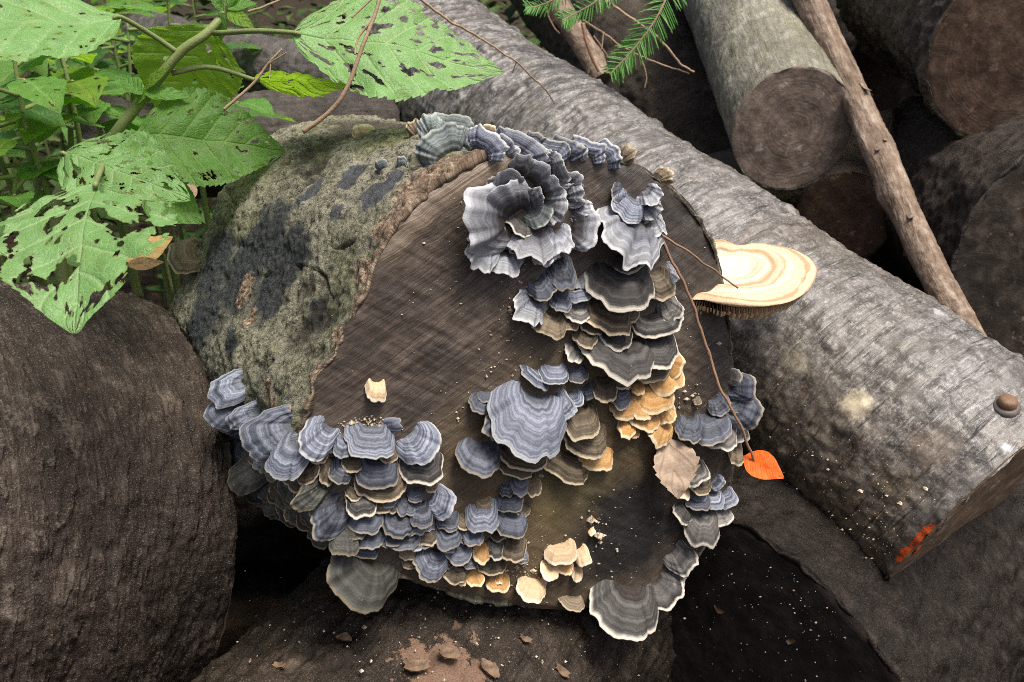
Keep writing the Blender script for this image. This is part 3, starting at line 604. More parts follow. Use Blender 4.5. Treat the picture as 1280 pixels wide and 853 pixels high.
def grow(P, n, T, hw, fam, label, group, seed, lat=None, base=0.25, lobes=0.06, wave=0.06, dome=0.14, hi=1, name='bracket_fungus', curl=0.0):
    """one bracket: attached at P on a surface with normal n, its rim reaching T, half width hw (metres)"""
    r_ = np.random.RandomState(seed)
    d = T - P; ln = np.linalg.norm(d); d = d / ln
    lat = nrm(np.cross(d, n)) if lat is None else nrm(lat - d * (lat @ d)); m = np.cross(lat, d)
    if m @ n < 0: m = -m; 
    nt, nu = (56, 26) if hi else (32, 14)
    tm = math.radians(r_.uniform(118, 140)); th = np.linspace(-tm, tm, nt)
    c = 0.34
    sg = lambda q, e: np.sign(q) * np.abs(q) ** e
    ox = hw * sg(np.sin(th), 0.82); oy = ln * (c + (1 - c) * sg(np.cos(th), 0.80))
    ph = r_.uniform(0, 6.28, 8); a_ = r_.uniform(0.5, 1.0, 8)
    lob = 1 + lobes * (0.45 * a_[0] * np.cos(2.3 * th + ph[0]) + 0.7 * a_[1] * np.cos(4.1 * th + ph[1]) + 0.8 * a_[2] * np.cos(7.3 * th + ph[2]) + 0.35 * a_[3] * np.cos(15 * th + ph[3]) + 0.2 * np.cos(29 * th + ph[4])) * 0.75
    kn = -np.abs(np.sin(2.1 * th + ph[5])) ** 8 * lobes * 1.2
    lob = (lob + kn); lob = lob * (1.0 if lobes < 0.1 else 0.98)
    sx = np.linspace(-1, 1, nt) * base * hw
    u = np.linspace(0, 1, nu) ** 0.85
    U = u[:, None]
    X = sx * (1 - U) + ox * lob * U; Y = (oy * lob) * U - 0.0035 * (1 - U)
    wv = wave * ln * U ** 1.6 * (a_[4] * np.sin(3.2 * th + ph[5]) + 0.6 * a_[5] * np.sin(6.7 * th + ph[6]) + 0.3 * np.sin(13 * th + ph[7]))
    zr = U * (r_.uniform(3, 5)) + 0.15 * np.sin(2 * th + ph[3])
    ridge = 0.010 * ln * np.sin(zr * 2 * math.pi) * sstep(0.08, 0.3, U) * (1 - 0.5 * U)
    Z = dome * ln * np.sin(math.pi * np.clip(U * 0.82, 0, 1)) - dome * 0.55 * ln * U ** 3 + wv + ridge + curl * ln * U ** 3
    top = P + X[..., None] * lat + Y[..., None] * d + Z[..., None] * m
    tk = 0.0026 + 0.085 * ln * (1 - U) ** 1.2 - 0.0017 * sstep(0.6, 1.0, U)
    bot = P + (X * (1 - 0.004))[..., None] * lat + (Y - 0.0006)[..., None] * d + (Z - tk)[..., None] * m
    root = empty(name, P, label, 'fungus', group)
    # cap: upper surface plus a rounded rim turned under
    rim = 0.5 * (top[-1:] + bot[-1:]) + (0.0009 * d)[None, None]
    Vt = np.concatenate([top, rim, bot[-1:], bot[-4:-3]])
    zn = np.concatenate([np.repeat(U, nt, 1), np.full((3, nt), 1.0)])
    pc = Vt.reshape(-1, 3) - P
    mesh_obj('cap', Vt, grid_faces(nu + 3, nt), CAPS[fam], root, {'zone': zn.ravel(), 'pc': pc})
    Vb = bot[: nu - 2]
    mesh_obj('underside', Vb, grid_faces(nu - 2, nt)[:, ::-1], UNDER, root, {'pc': Vb.reshape(-1, 3) - P})
    return root
SP = {  # clusters: where on the log
    'L': 'on the flank beside the ridged log', 'M': 'in the tiers along the lower edge',
    'C': 'in the middle of the face', 'T': 'in the curled rosette', 'R': 'in the column below the rosette',
    'U': 'on the rim above the rosette', 'V': 'in the trio beside the rosette', 'E': 'where the hanging twig crosses',
    'F': 'in the tiers under the dry leaf', 'B': 'at the bottom of the face', 'O': 'in the ochre patch'}
# attach x, y -> rim x, y, width (px of the photograph), family, cluster, lift (how far the rim stands off the wood / length), extras
BR = [
 (228,460,211,468,22,'teal','L',.7),(232,485,216,487,20,'teal','L',.7),(245,478,232,480,18,'teal','L',.6),
 (303,478,262,500,46,'blue','L',.55),(268,490,250,512,40,'blue','L',.5),(302,503,256,526,42,'blue','L',.55),(324,512,284,531,32,'blue','L',.5),
 (365,533,301,557,66,'blue','L',.5),(371,552,345,599,60,'blue','L',.5),(287,545,267,569,24,'olive','L',.5),(302,560,273,589,38,'olive','L',.5),
 (328,578,288,612,48,'olive','L',.45),(342,598,330,627,30,'olive','L',.5),(407,602,368,636,36,'olive','L',.5),(354,624,335,646,28,'olive','L',.5),(364,618,352,639,34,'olive','L',.5),
 (428,630,394,673,50,'slate','L',.45),(314,603,294,621,16,'olive','L',.5),(332,620,317,651,22,'olive','L',.5),(352,643,333,661,42,'olive','L',.5),(377,638,368,658,34,'olive','L',.5),
 (372,603,355,630,46,'olive','L',.45),(320,558,318,583,24,'tan','L',.5),(417,573,405,606,30,'brown','L',.5),(395,640,380,655,28,'olive','L',.45),(290,580,278,600,26,'olive','L',.45),
 (345,575,335,600,36,'olive','L',.4),(385,580,378,606,34,'brown','L',.4),
 (410,533,380,570,50,'blue','M',.5),(431,544,425,573,26,'blue','M',.5),(464,532,462,575,68,'blue','M',.5),(480,534,502,530,22,'blue','M',.6),(512,543,541,573,60,'blue','M',.5),
 (526,570,530,607,60,'char','M',.45),(470,570,473,613,60,'slate','M',.45),(476,588,477,628,70,'brown','M',.4),(431,576,421,605,34,'slate','M',.5),(541,597,538,616,18,'brown','M',.5),
 (520,610,519,629,22,'slate','M',.5),(538,621,566,640,44,'blue','M',.5),(509,620,500,644,24,'slate','M',.45),(490,619,488,633,16,'brown','M',.5),
 (451,613,452,649,42,'char','M',.5),(456,633,458,669,48,'slate','M',.45),(502,634,495,673,46,'slate','M',.45),(526,628,528,661,34,'slate','M',.5),(462,657,462,688,40,'slate','M',.45),
 (506,657,501,689,48,'slate','M',.45),(531,658,536,683,30,'brown','M',.45),(561,655,558,688,40,'slate','M',.5),(573,677,573,707,36,'slate','M',.5),(545,687,530,725,48,'slate','M',.45),
 (572,702,560,727,46,'brown','M',.4),(432,652,430,698,42,'olive','M',.45),(456,680,452,698,44,'slate','M',.4),(512,684,512,701,28,'tan','M',.4),(512,697,512,712,20,'tan','M',.4),
 (601,630,606,668,46,'blue','M',.5),(640,636,638,673,48,'slate','M',.5),(634,616,641,641,40,'slate','M',.5),(632,603,634,622,19,'slate','M',.5),(650,595,650,621,24,'slate','M',.5),
 (664,595,669,621,24,'brown','M',.5),(588,653,594,684,30,'slate','M',.5),(617,673,620,701,24,'char','M',.5),(642,672,642,704,36,'brown','M',.5),(615,699,614,719,42,'brown','M',.4),
 (605,678,600,705,26,'orange','M',.5),(593,713,596,734,26,'orange','M',.5),(578,719,575,732,19,'orange','M',.5),(622,720,624,741,34,'orange','M',.5),(668,724,660,752,44,'cream','M',.5),(624,716,624,731,12,'orange','M',.5),
 (558,690,552,712,30,'slate','M',.4),(480,655,478,684,34,'slate','M',.4),(445,640,444,676,36,'olive','M',.4),(590,690,586,712,26,'slate','M',.4),
 (466,700,432,756,92,'olive','B',.35),(785,733,772,796,92,'char','B',.45),(820,726,842,758,50,'char','B',.5),(832,718,853,736,32,'grey','B',.5),(842,690,866,714,38,'grey','B',.5),(716,746,712,762,36,'tan','B',.5),
 (700,680,703,707,42,'cream','B',.5),(691,703,684,725,26,'cream','B',.5),(707,700,706,719,22,'orange','B',.5),(724,686,734,708,20,'cream','B',.5),(722,709,722,728,14,'cream','B',.5),(738,661,742,669,10,'cream','B',.5),
 (862,522,861,554,34,'slate','E',.5),(884,517,893,557,52,'slate','E',.5),(900,532,904,564,42,'grey','E',.45),(920,532,928,554,26,'grey','E',.5),(918,553,923,583,20,'tan','E',.4),
 (914,484,946,486,36,'slate','E',.5),(914,505,950,527,44,'slate','E',.5),(914,497,927,514,24,'slate','E',.5),(893,497,906,518,30,'slate','E',.5),(912,472,927,472,22,'grey','E',.5),(870,497,874,506,11,'tan','E',.5),
 (836,566,836,585,21,'grey','F',.6),(864,583,877,606,35,'grey','F',.5),(876,597,873,618,32,'brown','F',.45),(892,600,903,609,21,'blue','F',.5),(853,610,850,623,26,'cream','F',.5),
 (873,619,873,639,32,'slate','F',.5),(891,618,896,638,26,'blue','F',.5),(905,616,915,635,26,'blue','F',.5),(859,633,849,652,30,'char','F',.5),(877,640,877,686,46,'grey','F',.45),
 (895,637,900,659,38,'grey','F',.45),(908,637,918,660,28,'grey','F',.45),(899,652,902,673,18,'tan','F',.4),
 (693,458,692,481,38,'blue','C',.5),(672,464,664,479,46,'blue','C',.5),(720,460,724,479,28,'slate','C',.5),(732,482,741,498,22,'slate','C',.5),(604,496,596,516,30,'slate','C',.5),(607,490,606,503,18,'slate','C',.5),
 (668,494,648,571,102,'blue','C',.45),(690,497,709,528,40,'blue','C',.5),(714,491,724,508,24,'blue','C',.5),(632,513,610,546,36,'slate','C',.45),(656,556,652,588,64,'brown','C',.4),(646,578,643,597,46,'brown','C',.4),
 (602,553,595,595,56,'slate','C',.5),(725,510,727,551,48,'brown','C',.5),(736,530,728,573,58,'brown','C',.4),(712,566,700,600,70,'brown','C',.35),(746,560,741,589,52,'orange','C',.3),
 (775,421,765,471,102,'char','R',.45),(815,420,826,463,56,'char','R',.4),(810,448,815,479,54,'brown','R',.35),(775,463,776,487,32,'brown','R',.4),(722,432,714,451,28,'grey','R',.5),(755,472,757,504,32,'brown','R',.45),
 (777,488,775,512,26,'slate','R',.5),(775,334,776,388,88,'char','R',.5),(818,340,829,376,44,'brown','R',.4),(828,337,844,354,30,'frost','R',.5),(762,381,755,415,70,'brown','R',.45),(786,383,790,403,24,'brown','R',.45),
 (818,390,829,421,64,'char','R',.45),(830,377,847,401,32,'grey','R',.5),(732,409,732,435,32,'brown','R',.5),(770,408,768,437,44,'char','R',.5),(669,373,654,402,48,'frost','R',.5),(672,350,686,373,36,'slate','R',.5),
 (702,367,702,391,28,'slate','R',.5),(721,357,728,378,34,'blue','R',.5),(725,345,733,359,26,'frost','R',.5),(722,377,722,403,36,'grey','R',.45),(690,392,684,422,46,'tan','R',.45),(710,395,713,414,28,'tan','R',.45),
 (698,325,710,364,34,'slate','R',.4),(742,395,738,418,34,'brown','R',.4),
 (830,456,849,470,44,'orange','O',.4),(828,462,842,492,46,'orange','O',.35),(815,482,824,518,50,'orange','O',.35),(797,480,799,494,18,'orange','O',.5),(803,497,800,525,36,'orange','O',.4),(780,502,778,526,34,'orange','O',.4),
 (805,514,800,537,48,'orange','O',.4),(786,522,782,549,24,'orange','O',.4),(793,532,793,548,16,'orange','O',.4),(827,509,839,529,28,'orange','O',.4),(830,529,817,554,38,'orange','O',.45),
 (634,273,579,277,86,'rose','T',.5),(642,268,622,236,66,'rose','T',.6),(610,300,594,335,46,'frost','T',.5),(632,312,630,346,46,'frost','T',.5),(666,286,660,326,64,'frost','T',.5),(694,288,704,319,38,'frost','T',.5),
 (666,262,684,278,38,'teal','T',.5),(658,256,676,239,28,'frost','T',.6),(652,276,644,290,38,'char','T',.7),(632,246,640,214,40,'rose','T',.6),(624,234,609,228,20,'slate','T',.6),(648,217,658,195,30,'rose','T',.6),
 (663,226,681,205,36,'rose','T',.6),(673,242,699,228,38,'rose','T',.6),(688,218,709,212,42,'frost','T',.6),(684,256,709,262,44,'frost','T',.5),(708,247,731,242,32,'frost','T',.5),(710,231,727,222,26,'frost','T',.5),
 (714,284,748,290,56,'rose','T',.5),(716,262,738,268,34,'frost','T',.5),(684,206,700,196,30,'frost','T',.6),(648,292,632,300,44,'char','T',.4),(676,305,690,330,36,'frost','T',.45),
 (806,237,819,255,32,'frost','V',.55),(790,247,778,273,50,'blue','V',.5),(805,255,823,270,30,'frost','V',.5),(797,272,773,323,92,'frost','V',.5),(816,272,823,297,28,'frost','V',.5),(784,312,800,337,54,'char','V',.4),
 (780,238,769,251,28,'slate','V',.5),(808,300,816,320,26,'brown','V',.4),
]
_rf = np.random.RandomState(31)                   # the small overlapping shelves between the larger ones
def _fill(box, n, fams, cl, dx, dy, w0, w1):
    for _ in range(n):
        x = _rf.uniform(box[0], box[1]); y = _rf.uniform(box[2], box[3]) + (x - box[0]) * box[4]; w = _rf.uniform(w0, w1)
        BR.append((x, y, x + dx + _rf.uniform(-4, 4), y + dy * w / 30 + _rf.uniform(-3, 3), w, fams[_rf.randint(len(fams))], cl, _rf.uniform(.4, .55)))
_fill((268, 420, 545, 620, 0.28), 40, ('olive', 'olive', 'slate', 'brown'), 'L', -12, 22, 22, 40)
_fill((262, 300, 490, 530, 0.3), 8, ('blue', 'slate', 'blue'), 'L', -16, 18, 22, 38)
_fill((440, 590, 590, 640, 0.32), 26, ('slate', 'slate', 'blue', 'brown', 'slate'), 'M', 0, 22, 20, 34)
_fill((395, 520, 545, 575, 0.05), 6, ('slate', 'brown'), 'M', -2, 22, 22, 34)
_fill((590, 660, 600, 690, 0.0), 8, ('slate', 'blue', 'brown'), 'M', 0, 20, 18, 28)
UPB = [  # on the top rim: they stand up from the bark, mostly seen over the edge
 (735,196,739,178,40,'blue'),(758,200,768,186,34,'blue'),(780,202,791,189,20,'tan'),(705,194,706,177,44,'blue'),(826,226,839,218,20,'tan'),
 (542,170,534,146,26,'teal'),(566,168,569,147,54,'teal'),(523,168,515,155,18,'tan'),(560,194,542,165,58,'teal'),(583,187,590,169,28,'teal'),(606,188,616,169,48,'blue'),
 (609,176,612,161,22,'brown'),(650,190,656,172,60,'blue'),(668,184,671,170,24,'slate'),(690,196,691,178,40,'blue'),(630,190,634,176,30,'blue'),(720,196,722,184,28,'frost'),(674,196,676,186,30,'frost'),(640,199,643,188,26,'frost'),
]
def size_word(w): return 'broad' if w >= 60 else ('medium' if w >= 40 else ('small' if w >= 24 else 'tiny'))
ALLB = [(e[0], e[1], e[2], e[3], e[4], e[5], e[6]) for e in BR] + [(*e, 'U') for e in UPB]
LAB = [f'{size_word(e[4])} {WORDS[e[5]]} bracket fungus {SP[e[6]]}' for e in ALLB]
_seen = {}
for l_ in LAB: _seen[l_] = _seen.get(l_, 0) + 1
_first = list(LAB)
for i, e in enumerate(ALLB):                      # look-alikes are told apart by their differently coloured neighbour
    if _seen[_first[i]] > 1:
        o = [(math.hypot(e[2] - k[2], e[3] - k[3]), k[5], k[3] - e[3]) for k in ALLB if k[5] != e[5]]
        d_, f_, dy = min(o)
        LAB[i] = f"{_first[i]}, {'above' if dy > 12 else ('below' if dy < -12 else 'beside')} {WORDS[f_].split()[0]} one"
def place_bracket(i, e):
    ax_, ay_, tx, ty, w, fam, cl, lift = e[:8]
    h = surface_hit(ax_, ay_)
    for _ in range(14):                           # attachment just past the outline: step in to the bark
        if h is not None: break
        ax_, tx, ay_, ty = ax_ + 5, tx + 5, ay_ - 2, ty - 2; h = surface_hit(ax_, ay_)
    if h is None: print('no hit', e); return
    P, _, k = h
    if k == 1 or cl != 'L': n = IA['fn']
    else:
        q = P - IA['P0']; q = q - IA['ax'] * (q @ IA['ax']); n = nrm(nrm(q) + 0.45 * IA['fn'] + np.array([0, 0, 0.35]))
    r = nrm(ray(tx, ty)); vd = nrm(ray(ax_, ay_))
    if n @ -vd < 0.3: n = nrm(n + (0.3 - (n @ -vd)) * 1.3 * -vd)
    px = np.hypot(tx - ax_, ty - ay_) * depth(P) / F; lift = lift * (1.6 if cl != 'L' else 0.9)
    t = ((P - CAM) @ n + lift * px) / (r @ n); T = CAM + r * t
    if np.linalg.norm(T - P) > 2.2 * px or t < 0:
        T = CAM + r * (np.linalg.norm(P - CAM) - lift * px)
    Q = CAM + r * (((P - CAM) @ n) / (r @ n)); la = nrm(np.cross(Q - P, n))
    hw = w / 2 * depth(P) / F * (1.06 if cl not in 'ML' else 0.96)
    lab = LAB[i]
    wide = w / max(1e-6, np.hypot(tx - ax_, ty - ay_))
    base = float(np.clip(0.12 + 0.16 * (wide - 0.8), 0.12, 0.6))
    fr = fam in ('frost',)
    grow(P - n * 0.002, n, T, hw, fam, lab, 'bracket fungi ' + SP[cl], 100 + i, lat=la, base=base, lobes=0.085 if fr else 0.05, wave=0.10 if fr else 0.05, dome=0.10 if fr else 0.15, hi=w >= 28)
for i, e in enumerate(BR): place_bracket(i, e)
for i, (ax_, ay_, tx, ty, w, fam) in enumerate(UPB):
    h = surface_hit(ax_, ay_)
    y = ay_
    while h is None and y < ay_ + 40:
        y += 3; h = surface_hit(ax_, y)
    P = h[0]; D = depth(P)
    n = nrm(np.array([0, -0.55, 0.84])); T = cp(tx, ty - 3, D - 0.004)
    # shelves on the rim rise and lean back over the log, their zoned top turned to the sky
    grow(P - 0.004 * IA['fn'], nrm(np.array([0, -0.8, 0.6])), T, w / 2 * 1.25 * D / F, fam, LAB[len(BR) + i], 'bracket fungi ' + SP['U'], 900 + i,
         base=0.35, lobes=0.09, wave=0.14, dome=0.25, hi=1, curl=-0.1)
SOLO = [(455, 170, 452, 156, 32, 'cream', 'cream cap fungus with thick rim on the mossy top of the log', .9), (478, 210, 474, 200, 18, 'teal', 'small grey-green button fungus on the mossy bark top', .9),
        (503, 205, 500, 196, 14, 'teal', 'tiny grey-green button fungus beside the crumbling bark edge', .9), (329, 208, 324, 198, 13, 'cream', 'tiny whitish fungus on the bark below the green leaf tip', .9),
        (240, 318, 207, 324, 58, 'tan', 'tan zoned bracket fungus on the bark beside the yellow dead leaf', .5), (470, 480, 471, 503, 28, 'cream', 'lone cream cup-shaped fungus on the bare sawn wood', .8)]
for i, (ax_, ay_, tx, ty, w, fam, lab, lift) in enumerate(SOLO):
    h = surface_hit(ax_, ay_)
    while h is None and ax_ < 330: ax_ += 4; tx += 3; h = surface_hit(ax_, ay_)
    if h is None:
        print('no hit', lab); continue
    P, _, k = h; q = P - IA['P0']; q = q - IA['ax'] * (q @ IA['ax'])
    n = IA['fn'] if k == 1 else nrm(nrm(q) + 0.3 * -FW)
    D = depth(P); T = cp(tx, ty, D - 0.5 * lift * np.hypot(tx - ax_, ty - ay_) * D / F)
    grow(P - n * 0.002, n, T, w / 2 * D / F, fam, lab, None, 1200 + i, base=0.4, dome=0.3, lobes=0.05)

# ------------------------------------------------------------------ the thick cream shelf with gills
def gilled_shelf():
    zc = cp(938, 345, 0.83)[2]
    def on(x, y, dz=0.0):
        d = ray(x, y); return CAM + d * ((zc + dz - CAM[2]) / d[2])
    root = empty('gilled_shelf_fungus', on(893, 335), 'thick cream shelf fungus with toothed gills beneath, on the edge of the sawn face', 'fungus')
    rimpx = [(893, 297), (905, 299), (925, 306), (950, 304), (985, 307), (1008, 316), (1020, 330), (1016, 347), (1004, 362), (985, 373), (960, 379), (930, 380), (900, 376), (880, 371), (866, 369), (868, 364), (890, 362)]
    R = np.array([on(*p) for p in rimpx]); R = spline(R, 150)
    O = on(896, 338); nu = 44; u = np.linspace(0, 1, nu)[:, None, None] ** 0.9
    base = O + (R - O) * 0.05
    top = base[None] * (1 - u) + R[None] * u
    U = u[..., 0]
    th = np.linspace(0, 1, 150)
    z = 0.004 * np.sin(math.pi * U) + 0.0014 * np.sin(U * 21 + 1.2 * np.sin(th * 9)) * sstep(.2, .5, U) - 0.004 * U ** 4 + 0.003 * U ** 2 * np.sin(th * 11) + 0.0016 * fbm(top, 60, 3)
    top[..., 2] += z
    n = NT('cream_zoned_shelf', 0.7, 0.25); zz = n.attr('zone', 'Fac'); p = n.attr('pc')
    b = n.noise(n.comb(n.math('MULTIPLY', n.math('ADD', zz, n.math('MULTIPLY', n.noise(p, 50, 3), 0.08)), 11.0), 0.0, 0.0), 1, 2, 0.5)
    c = n.ramp(b, [(0.38, (0.42, 0.28, 0.16)), (0.5, (0.60, 0.48, 0.33)), (0.6, (0.68, 0.60, 0.47))])
    c = n.mix(n.ramp(zz, [(0.2, 0.85), (0.5, 0.0)]), c, (0.70, 0.65, 0.54))
    c = n.mix(n.ramp(zz, [(0.9, 0.0), (1.0, 0.75)]), c, (0.58, 0.40, 0.23))
    c = n.mix(n.ramp(n.noise(p, 240, 4, 0.7), [(0.60, 0.0), (0.74, 0.5)]), c, (0.45, 0.36, 0.25))
    m = n.done(c, None, n.bump(n.math('ADD', b, n.noise(p, 300, 4, 0.7)), 0.6, 0.002))
    low = R.copy(); tt = np.linspace(0, 1, 150)
    thick = 0.006 + 0.011 * sstep(0.35, 0.7, tt)
    low[:, 2] -= 0.0035; low = O + (low - O) * 0.995
    mid = 0.5 * (top[-1] + low) + (R - O) * 0.018
    V = np.concatenate([top, mid[None], low[None]])
    mesh_obj('cap', V, grid_faces(nu + 2, 150)[:, ::-1], m, root, {'zone': np.concatenate([np.repeat(U, 150, 1), np.full((2, 150), 1.0)]).ravel(), 'pc': (V.reshape(-1, 3) - O)})
    g = NT('gill_edges', 0.75, 0.25); g = g.done(g.mix(g.noise(g.obj(), 200, 3), (0.62, 0.44, 0.26), (0.80, 0.66, 0.46)))
    inner = O + np.array([0, 0, -0.024]); plate = np.stack([low, low * 0.5 + inner * 0.5 + np.array([0, 0, 0.002]), np.repeat(inner[None], 150, 0) + (low - O) * 0.06])
    mesh_obj('underside', plate, grid_faces(3, 150)[:, ::-1], g, root)
    GV, GF = [], []; k = 0                                     # thin radial plates hanging below the cap
    for i in np.linspace(62, 140, 44):
        a = low[int(i)]; rad = a - O; tang = nrm(np.cross(rad, [0, 0, 1.0])) * 0.0012
        s = np.array([0.992, 0.955, 0.86, 0.68, 0.45, 0.25]); dep = np.array([0.0045, 0.009, 0.012, 0.011, 0.008, 0.003]) * rng.uniform(0.75, 1.1) * (0.55 + 0.6 * thick[int(i)] / 0.017)
        roof = O[None] + rad[None] * s[:, None]; roof[:, 2] = a[2] + (inner[2] - a[2]) * (1 - s) * 0.35 - 0.0015
        for sg in (-1, 1):
            GV.append(roof + sg * tang); GV.append(roof + sg * tang * 0.6 - np.array([0, 0, 1.0]) * dep[:, None])
        n6 = 6
        for (p_, q_) in ((0, 1), (1, 3), (3, 2)):
            for j in range(n6 - 1): GF.append([k + p_ * n6 + j, k + p_ * n6 + j + 1, k + q_ * n6 + j + 1, k + q_ * n6 + j])
        k += 4 * n6
    tag(mesh_obj('gills', np.concatenate(GV), GF, g, root, smooth=False), kind='stuff')
gilled_shelf()
# ------------------------------------------------------------------ green plants
def mat_leaf(name, top, under, vein, spec=0.35, trans=0.45):
    n = NT(name, 0.5, spec); v = n.attr('pc'); vn = n.attr('vein', 'Fac')
    a = n.noise(v, 40, 4, 0.6); f = n.noise(v, 420, 3, 0.6); r = n.rand()
    c = n.mix(n.ramp(a, [(0.3, 0.0), (0.7, 1.0)]), top, tuple(k * 0.72 for k in top))
    net = n.voro(v, 230, 'DISTANCE_TO_EDGE'); nl_ = n.ramp(net, [(0.03, 1.0), (0.14, 0.0)])
    c = n.mix(n.math('MULTIPLY', nl_, 0.16), c, vein)
    c = n.mix(n.ramp(n.noise(v, 22, 3, 0.6), [(0.5, 0.0), (0.72, 0.5)]), c, (0.20, 0.27, 0.05))
    c = n.mix(n.attr('brown', 'Fac'), c, (0.16, 0.10, 0.04))
    c = n.mix(n.math('MULTIPLY', vn, 0.75), c, vein)
    c = n.mix(n.ramp(n.noise(v, 130, 4, 0.7), [(0.70, 0.0), (0.76, 0.6)]), c, (0.30, 0.24, 0.12))
    c = n.mix(1.0, c, n.ramp(r, [(0.0, 0.8), (1.0, 1.2)]), 'MULTIPLY')
    nb = n.bump(n.math('ADD', n.math('MULTIPLY', vn, -1.0), n.math('ADD', n.math('MULTIPLY', nl_, -0.2), n.math('MULTIPLY', f, 0.4))), 0.7, 0.0015)
    n.done(c, None, nb)
    tr = n.nd('ShaderNodeBsdfTranslucent'); n.put(tr.inputs['Color'], n.mix(n.math('MULTIPLY', vn, 0.5), under, tuple(k * 0.5 for k in under))); n.put(tr.inputs['Normal'], nb)
    mx = n.nd('ShaderNodeMixShader'); mx.inputs[0].default_value = trans
    n.t.links.new(n.b.outputs[0], mx.inputs[1]); n.t.links.new(tr.outputs[0], mx.inputs[2]); n.t.links.new(mx.outputs[0], n.out.inputs['Surface'])
    return n.m
LEAF = {'mint': mat_leaf('pale_mint_leaf', (0.21, 0.43, 0.13), (0.38, 0.68, 0.07), (0.34, 0.53, 0.22), 0.7, 0.45),
        'mid': mat_leaf('mid_green_leaf', (0.115, 0.28, 0.05), (0.28, 0.55, 0.04), (0.22, 0.38, 0.10)),
        'lime': mat_leaf('lime_green_leaf', (0.15, 0.29, 0.03), (0.33, 0.58, 0.03), (0.24, 0.34, 0.05), 0.3, 0.5),
        'deep': mat_leaf('deep_green_leaf', (0.065, 0.19, 0.04), (0.17, 0.40, 0.04), (0.13, 0.27, 0.07))}
def mat_stem(name, a, b):
    n = NT(name, 0.55, 0.35); v = n.obj(); return n.done(n.mix(n.noise(v, 60, 4, 0.6), a, b), None, n.bump(n.noise(v, 500, 2), 0.4, 0.001))
STEM = mat_stem('green_stem', (0.13, 0.18, 0.05), (0.24, 0.28, 0.11)); TWIG = mat_stem('dry_twig_bark', (0.22, 0.14, 0.085), (0.46, 0.34, 0.22)); REDTWIG = mat_stem('reddish_twig_bark', (0.13, 0.07, 0.04), (0.30, 0.18, 0.11))
def leaf_mesh(L, W, nt=80, nj=46, droop=0.15, fold=0.12, holes=0.0, seed=0, nv=7, tooth=0.05, hscale=1.0, twist=0.0, side=0.0):
    r_ = np.random.RandomState(seed); o = r_.uniform(0, 50)
    t = np.linspace(0, 1, nt)[:, None]; j = np.linspace(-1, 1, nj)[None, :]
    prof = np.sin(math.pi * np.clip(t, 0, 1) ** 0.72) ** 0.75 * (1 - 0.35 * t ** 3)
    prof = np.maximum(prof, 0.0) + 0.012
    saw = (t * nv * 3.2) % 1.0
    hw = W / 2 * prof * (1 - tooth * saw * np.abs(j) ** 6)
    hw = hw * (1 + 0.06 * fbm(np.concatenate([t * 3, t * 0 + np.sign(1), t * 0 + o], -1), 1, 2)[:, None])
    x = hw * j; y = L * (t + 0.10 * np.abs(j) * (1 - t) * prof - 0.0 * t); y = np.broadcast_to(y, (nt, nj)).copy()
    phase = t * nv - np.abs(j) * 1.25
    fr = np.abs((phase + 0.5) % 1.0 - 0.5)                     # distance to nearest side vein
    vein = np.maximum(np.exp(-(fr / 0.07) ** 2) * (np.abs(j) < 0.97) * 0.8, np.exp(-(np.abs(j) * hw / (0.006 * L + 1e-6)) ** 2))
    z = -droop * L * t ** 2 + fold * np.abs(x) + 0.012 * L * np.cos(2 * math.pi * phase) * -1 * np.abs(j) ** 0.7 * prof * 0.6
    P3 = np.stack([x / L * 3 + 0 * t, y / L * 3, np.full_like(x, o)], -1)
    z = z + 0.045 * L * fbm(P3, 1.1, 2) + 0.02 * L * fbm(P3, 3.5, 2) * np.abs(j)
    x = x + side * L * t ** 2
    V = np.stack([x, y, z], -1)
    F_ = grid_faces(nt, nj)
    if holes > 0:
        cen_t = ((t[:-1] + t[1:]) / 2); cen_j = ((j[:, :-1] + j[:, 1:]) / 2)
        ph = cen_t * nv - np.abs(cen_j) * 1.25; fr2 = np.abs((ph + 0.5) % 1.0 - 0.5)
        Q = np.stack([cen_j * 2.4 * hscale + 0 * cen_t, ph * 0.9 * hscale + 0 * cen_j, np.full((nt - 1, nj - 1), o)], -1)
        h = fbm(Q, 1.5, 3, 0.5) + 0.10 * (fr2 - 0.25) - 0.25 * np.exp(-(np.abs(cen_j) / 0.06) ** 2)
        thr = np.quantile(h, 1 - holes); F_ = F_[(h < thr).ravel()]
        hb = sstep(thr - 0.045, thr - 0.005, h); hv = np.zeros((nt, nj)); hv[:-1, :-1] += hb; hv[1:, :-1] += hb; hv[:-1, 1:] += hb; hv[1:, 1:] += hb; leaf_mesh.brown = np.clip(hv / 4, 0, 1) * 0.75
        used = np.unique(F_); mp = np.full(nt * nj, -1); mp[used] = np.arange(len(used)); F_ = mp[F_]
        leaf_mesh.brown = leaf_mesh.brown.ravel()[used]
        return V.reshape(-1, 3)[used], F_, np.broadcast_to(vein, (nt, nj)).ravel()[used]
    leaf_mesh.brown = np.zeros(nt * nj)
    return V.reshape(-1, 3), F_, np.broadcast_to(vein, (nt, nj)).ravel()
